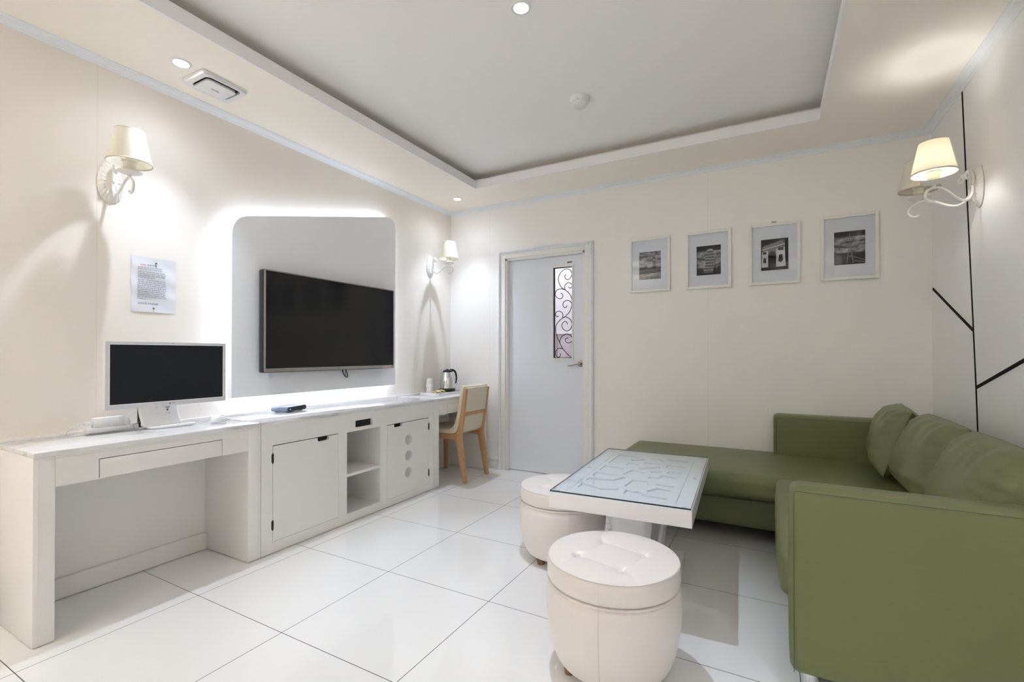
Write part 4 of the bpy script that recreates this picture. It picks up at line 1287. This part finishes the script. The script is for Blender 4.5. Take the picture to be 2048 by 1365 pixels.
# ================================================================== ottomans
def ottoman(loc, rz, label):
    e_ = empty('ottoman', loc, rz, label, 'ottoman', 'round white leather ottomans')
    b_ = MB()
    Rb = .231
    btn = [(-.103, -.070), (-.054, .085), (.103, .038), (.062, -.113)]
    segs = []
    def arc(a, c, bow):
        a = Vector(a); c = Vector(c); m_ = (a+c)/2; n_ = Vector((-(c-a).y, (c-a).x)).normalized()*bow
        return [a*(1-t)**2+(m_+n_)*2*t*(1-t)+c*t*t for t in [k/10 for k in range(11)]]
    for k, bw in enumerate((.03, .03, -.035, -.02)):
        segs.append(arc(btn[k], btn[(k+1) % 4], -bw))
    for k, q in enumerate(btn):
        a = math.atan2(q[1], q[0])+(.22, -.12, .25, .10)[k]
        segs.append(arc(q, (Rb*math.cos(a), Rb*math.sin(a)), .025))
    lines_ = [(s_[i], s_[i+1]) for s_ in segs for i in range(10)]
    def dist(P):
        dmin = 9
        for a, c in lines_:
            ab = c-a; t = max(0, min(1, (P-a).dot(ab)/ab.length_squared))
            dd = (P-(a+ab*t)).length
            if dd < dmin: dmin = dd
        return dmin
    NR, NA = 46, 132
    def top(u, v):
        a = 2*math.pi*u; r = v*(Rb-.004)
        P = Vector((r*math.cos(a), r*math.sin(a)))
        z = .390+.016*(1-(r/Rb)**3)
        z -= .0030*math.exp(-(dist(P)/.0045)**2) + .0016*math.exp(-(dist(P)/.022)**2)
        for q in btn:
            dq = (P-Vector(q)).length
            z -= .015*math.exp(-(dq/.017)**2)+.0035*math.exp(-(dq/.05)**2)
        return Vector((P.x, P.y, z))
    b_.grid(top, NA, NR, wrapu=True)
    b_.lathe([(Rb-.004, .390), (Rb-.001, .387), (Rb+.001, .375), (Rb+.002, .345), (Rb, .325), (Rb-.003, .319), (Rb-.03, .317), (0, .317)], n=NA)
    lid = b_.build('lid', M['leather_w'], e_, weld=True, angle=60)
    b_ = MB().tube([((Rb-.0015)*math.cos(2*math.pi*k/96), (Rb-.0015)*math.sin(2*math.pi*k/96), .3895) for k in range(96)], .0017, n=8, closed=True)
    b_.build('piping', M['seam_w'], lid)
    b_ = MB()
    sa = R(-84)
    b_.tube([((Rb+.0022)*math.cos(sa), (Rb+.0022)*math.sin(sa), z) for z in (.386, .375, .345, .325)], .0004, n=6)
    b_.build('lid_seam', M['seam_w'], lid)
    for q in btn:
        MB().lathe([(0, .003), (.006, .002), (.008, 0), (0, -.002)], c=(q[0], q[1], .3895), n=16).build('button', M['leather_w'], lid)
    b_ = MB()
    pr = [(0, .030), (.150, .030), (.186, .034), (.200, .046), (.216, .085), (.228, .140), (.2355, .200), (.2365, .245), (.234, .280), (.224, .301), (.214, .316), (0, .316)]
    fine = [tuple(q) for q in spline([Vector(q) for q in pr], 4)]
    def body(u, v):
        i = min(len(fine)-1, int(round(v*(len(fine)-1))))
        r, z = fine[i]
        a = 2*math.pi*u
        g_ = .0014*math.sin(a*46+1.7*math.sin(a*5))*math.exp(-((z-.305)/.020)**2)
        g_ += .0010*math.sin(a*38+2*math.sin(a*3))*math.exp(-((z-.060)/.022)**2)
        r = max(0, r)+g_*(1 if r > .1 else 0)
        return Vector((r*math.cos(a), r*math.sin(a), z))
    b_.grid(body, 180, len(fine)-1, wrapu=True)
    bd = b_.build('body', M['leather_w'], e_, weld=True, angle=60)
    b_ = MB()
    b_.tube([((r+.0008)*math.cos(sa), (r+.0008)*math.sin(sa), z) for r, z in fine if r > .19], .0006, n=6)
    b_.build('body_seam', M['seam_w'], bd)
    for k in range(4):
        a = R(45+90*k)
        MB().lathe([(0, .0005), (.018, .0005), (.022, .032), (0, .032)], c=(.165*math.cos(a), .165*math.sin(a), 0), n=16).build('foot', M['wood_dark'], e_)
    return e_
ottoman((-.499, 1.658, 0), 0, 'round white tufted leather ottoman in the foreground before the table')
ottoman((-1.009, 2.417, 0), R(25), 'round white tufted leather ottoman tucked partly under the left side of the table')

# ================================================================== coffee table
HOLES = [
[(-0.2114, -0.3913), (-0.2126, -0.3132), (-0.1086, -0.3622), (-0.0301, -0.3319), (-0.0266, -0.4142), (-0.1096, -0.4323)],
[(0.0033, -0.3997), (0.0022, -0.3319), (0.0377, -0.35), (0.0565, -0.3363), (0.0862, -0.3812), (0.191, -0.3867), (0.1886, -0.4482), (0.0913, -0.4489)],
[(-0.2115, -0.2598), (-0.2111, -0.2044), (-0.0878, -0.1869), (-0.0581, -0.1167), (-0.0377, -0.1293), (-0.0526, -0.2353), (-0.1343, -0.2837)],
[(-0.0191, -0.2781), (-0.0051, -0.1503), (0.0598, -0.1456), (0.0855, -0.2106), (0.073, -0.2658), (0.0017, -0.2924)],
[(0.0900, -0.3133), (0.1269, -0.2425), (0.1924, -0.2548), (0.1794, -0.3286), (0.1107, -0.3474)],
[(0.1061, -0.1752), (0.195, -0.182), (0.196, -0.2218), (0.1283, -0.2145)],
[(-0.2107, -0.1564), (-0.2104, -0.076), (-0.0934, -0.0895), (-0.0992, -0.131), (-0.1856, -0.1635)],
[(-0.078, -0.0582), (-0.0482, 0.0492), (0.0242, 0.0177), (0.0296, -0.0491), (0.0121, -0.0957), (-0.0429, -0.0844)],
[(-0.2092, -0.0291), (-0.2049, 0.091), (-0.0933, 0.0729), (-0.0959, -0.0098), (-0.1904, -0.0454)],
[(-0.2052, 0.15), (-0.2021, 0.4058), (-0.067, 0.3965), (-0.0672, 0.365), (-0.1217, 0.2828), (-0.1274, 0.1711), (-0.1677, 0.1514)],
[(-0.1042, 0.1331), (-0.1007, 0.2081), (-0.0398, 0.1994), (-0.0507, 0.1316)],
[(-0.102, 0.2619), (-0.1013, 0.2853), (-0.0378, 0.3395), (-0.0224, 0.3057), (-0.038, 0.2681)],
[(-0.0211, 0.4), (0.0329, 0.3971), (0.0828, 0.3097), (0.0377, 0.3174), (0.0118, 0.3555)],
[(0.0829, 0.3979), (0.2053, 0.394), (0.1979, 0.3463), (0.1064, 0.3508)],
[(-0.0187, 0.2168), (-0.0188, 0.2578), (0.07, 0.2482), (0.0594, 0.2081)],
[(-0.0332, 0.1011), (0.0745, 0.1858), (0.0841, 0.1526), (0.0725, 0.0932), (0.016, 0.0862)],
[(0.1069, 0.1703), (0.1062, 0.2611), (0.2029, 0.2483), (0.199, 0.176), (0.1191, 0.1479)],
[(0.04, 0.0563), (0.1062, 0.0782), (0.0973, 0.0331), (0.0675, -0.0013)],
[(0.1255, 0.0509), (0.1341, 0.1021), (0.2006, 0.0975), (0.1965, 0.0556), (0.1469, 0.0374)],
[(0.0574, -0.096), (0.0582, -0.0505), (0.1001, -0.0567), (0.1142, 0.0077), (0.1959, -0.0156), (0.1969, -0.0965), (0.123, -0.0969), (0.0919, -0.1121)],
]
e = empty('coffee_table', (-.598, 2.475, 0), R(2.8), 'white coffee table with patterned top under a glass sheet, between ottomans and sofa', 'table')
W2, L2 = .302, .524
b = MB().holed(rect(-W2, W2, -L2, L2), HOLES, 'z', .486, .492)
b.box(-W2, W2, -L2, L2, .424, .4845)
b.box(-W2, -W2+.03, -L2, L2, .4845, .486); b.box(W2-.03, W2, -L2, L2, .4845, .486)
b.box(-W2+.03, W2-.03, -L2, -L2+.03, .4845, .486); b.box(-W2+.03, W2-.03, L2-.03, L2, .4845, .486)
tt = b.build('table_top', M['table_white'], e, smooth=False)
b = MB()
for x in (-.232, .232): b.box(x-.0008, x+.0008, -.44, .44, .4920, .4924)
b.build('joint_line', M['nickel'], tt, smooth=False)
g_ = MB().box(-W2+.004, W2-.004, -L2+.003, L2-.003, .4950, .5010).build('glass_sheet', M['glass_table'], e, smooth=False)
b = MB().holed(rect(-W2+.0035, W2-.0035, -L2+.0025, L2-.0025), [rect(-W2+.0048, W2-.0048, -L2+.0038, L2-.0038)], 'z', .4948, .5008)
b.build('glass_edge', M['glass_edge'], g_, smooth=False)
for (x, y) in ((-.27, -.49), (.27, -.49), (-.27, .49), (.27, .49), (-.27, 0), (.27, 0)):
    MB().lathe([(0, .492), (.008, .492), (.008, .495), (0, .495)], c=(x, y, 0), n=16).build('glass_pad', M['grey_plastic'], e)
# pedestal of four inward-curving plates on a plinth
b = MB()
def plate_(u, v, ax, s):
    t = v
    wv = .082+.033*t*t
    off = .085+.065*t*t
    z = .056+.368*v
    if ax == 'y': return Vector((wv*(2*u-1)*1.0, s*(off+.10), z))
    return Vector((s*(off-.0+.02), wv*1.25*(2*u-1), z))
for ax, s in (('y', -1), ('y', 1), ('x', -1), ('x', 1)):
    bb = MB(); bb.grid(lambda u, v: plate_(u, v, ax, s), 4, 20)
    o = bb.build('pedestal_plate', M['table_white'], e); md = o.modifiers.new('thickness', 'SOLIDIFY'); md.thickness = .014; md.offset = 0
MB().box(-.205, .205, -.165, .165, .002, .056, bev=.002).build('plinth', M['table_white'], e)
b.bm.free()

# ================================================================== dining chair at the vanity desk
e = empty('side_chair', (-2.52, 3.525, 0), label='wooden chair with cream vinyl seat and back pushed under the far desk', cat='chair')
p = sub(e)
for y0, y1 in ((3.335, 3.364), (3.686, 3.715)):
    ped = [(-2.313, .001), (-2.280, .001), (-2.331, .390), (-2.327, .450), (-2.306, .577), (-2.277, .812), (-2.301, .812), (-2.336, .577), (-2.362, .470), (-2.376, .432), (-2.400, .420), (-2.40, .366), (-2.388, .355)]
    p(MB().prism(ped, 'y', y0, y1, bev=.003).build('rear_leg', M['wood']))
    p(MB().prism([(-2.800, .418), (-2.800, .367), (-2.788, .366), (-2.778, .001), (-2.748, .001), (-2.732, .366), (-2.400, .366), (-2.400, .420)], 'y', y0, y1, bev=.003).build('front_leg', M['wood']))
p(MB().box(-2.335, -2.312, 3.362, 3.688, .574, .604, bev=.003).build('cross_rail', M['wood']))
p(MB().box(-2.795, -2.772, 3.362, 3.688, .370, .415, bev=.003).build('front_rail', M['wood']))
back = spline([(-2.800, .422), (-2.60, .419), (-2.430, .421), (-2.385, .438), (-2.364, .475), (-2.340, .575), (-2.305, .800), (-2.300, .828)], 4)
front = spline([(-2.330, .836), (-2.336, .800), (-2.372, .590), (-2.398, .510), (-2.425, .474), (-2.470, .457), (-2.62, .455), (-2.790, .452)], 4)
poly = [tuple(q) for q in back]+[tuple(q) for q in front]
p(MB().prism(poly, 'y', 3.334, 3.716, bev=.006).build('upholstered_shell', M['vinyl'], angle=40))
p(MB().prism([(-2.330, .606), (-2.303, .606), (-2.278, .818), (-2.302, .822)], 'y', 3.365, 3.685, bev=.003).build('outer_back_panel', M['vinyl']))
lo_ = spline([(-2.345, .572), (-2.322, .572), (-2.330, .500), (-2.345, .440), (-2.378, .412), (-2.43, .404), (-2.43, .418), (-2.385, .436), (-2.362, .478)], 4)
p(MB().prism([tuple(q) for q in lo_], 'y', 3.366, 3.684, bev=.002).build('lower_back_panel', M['vinyl'], angle=50))
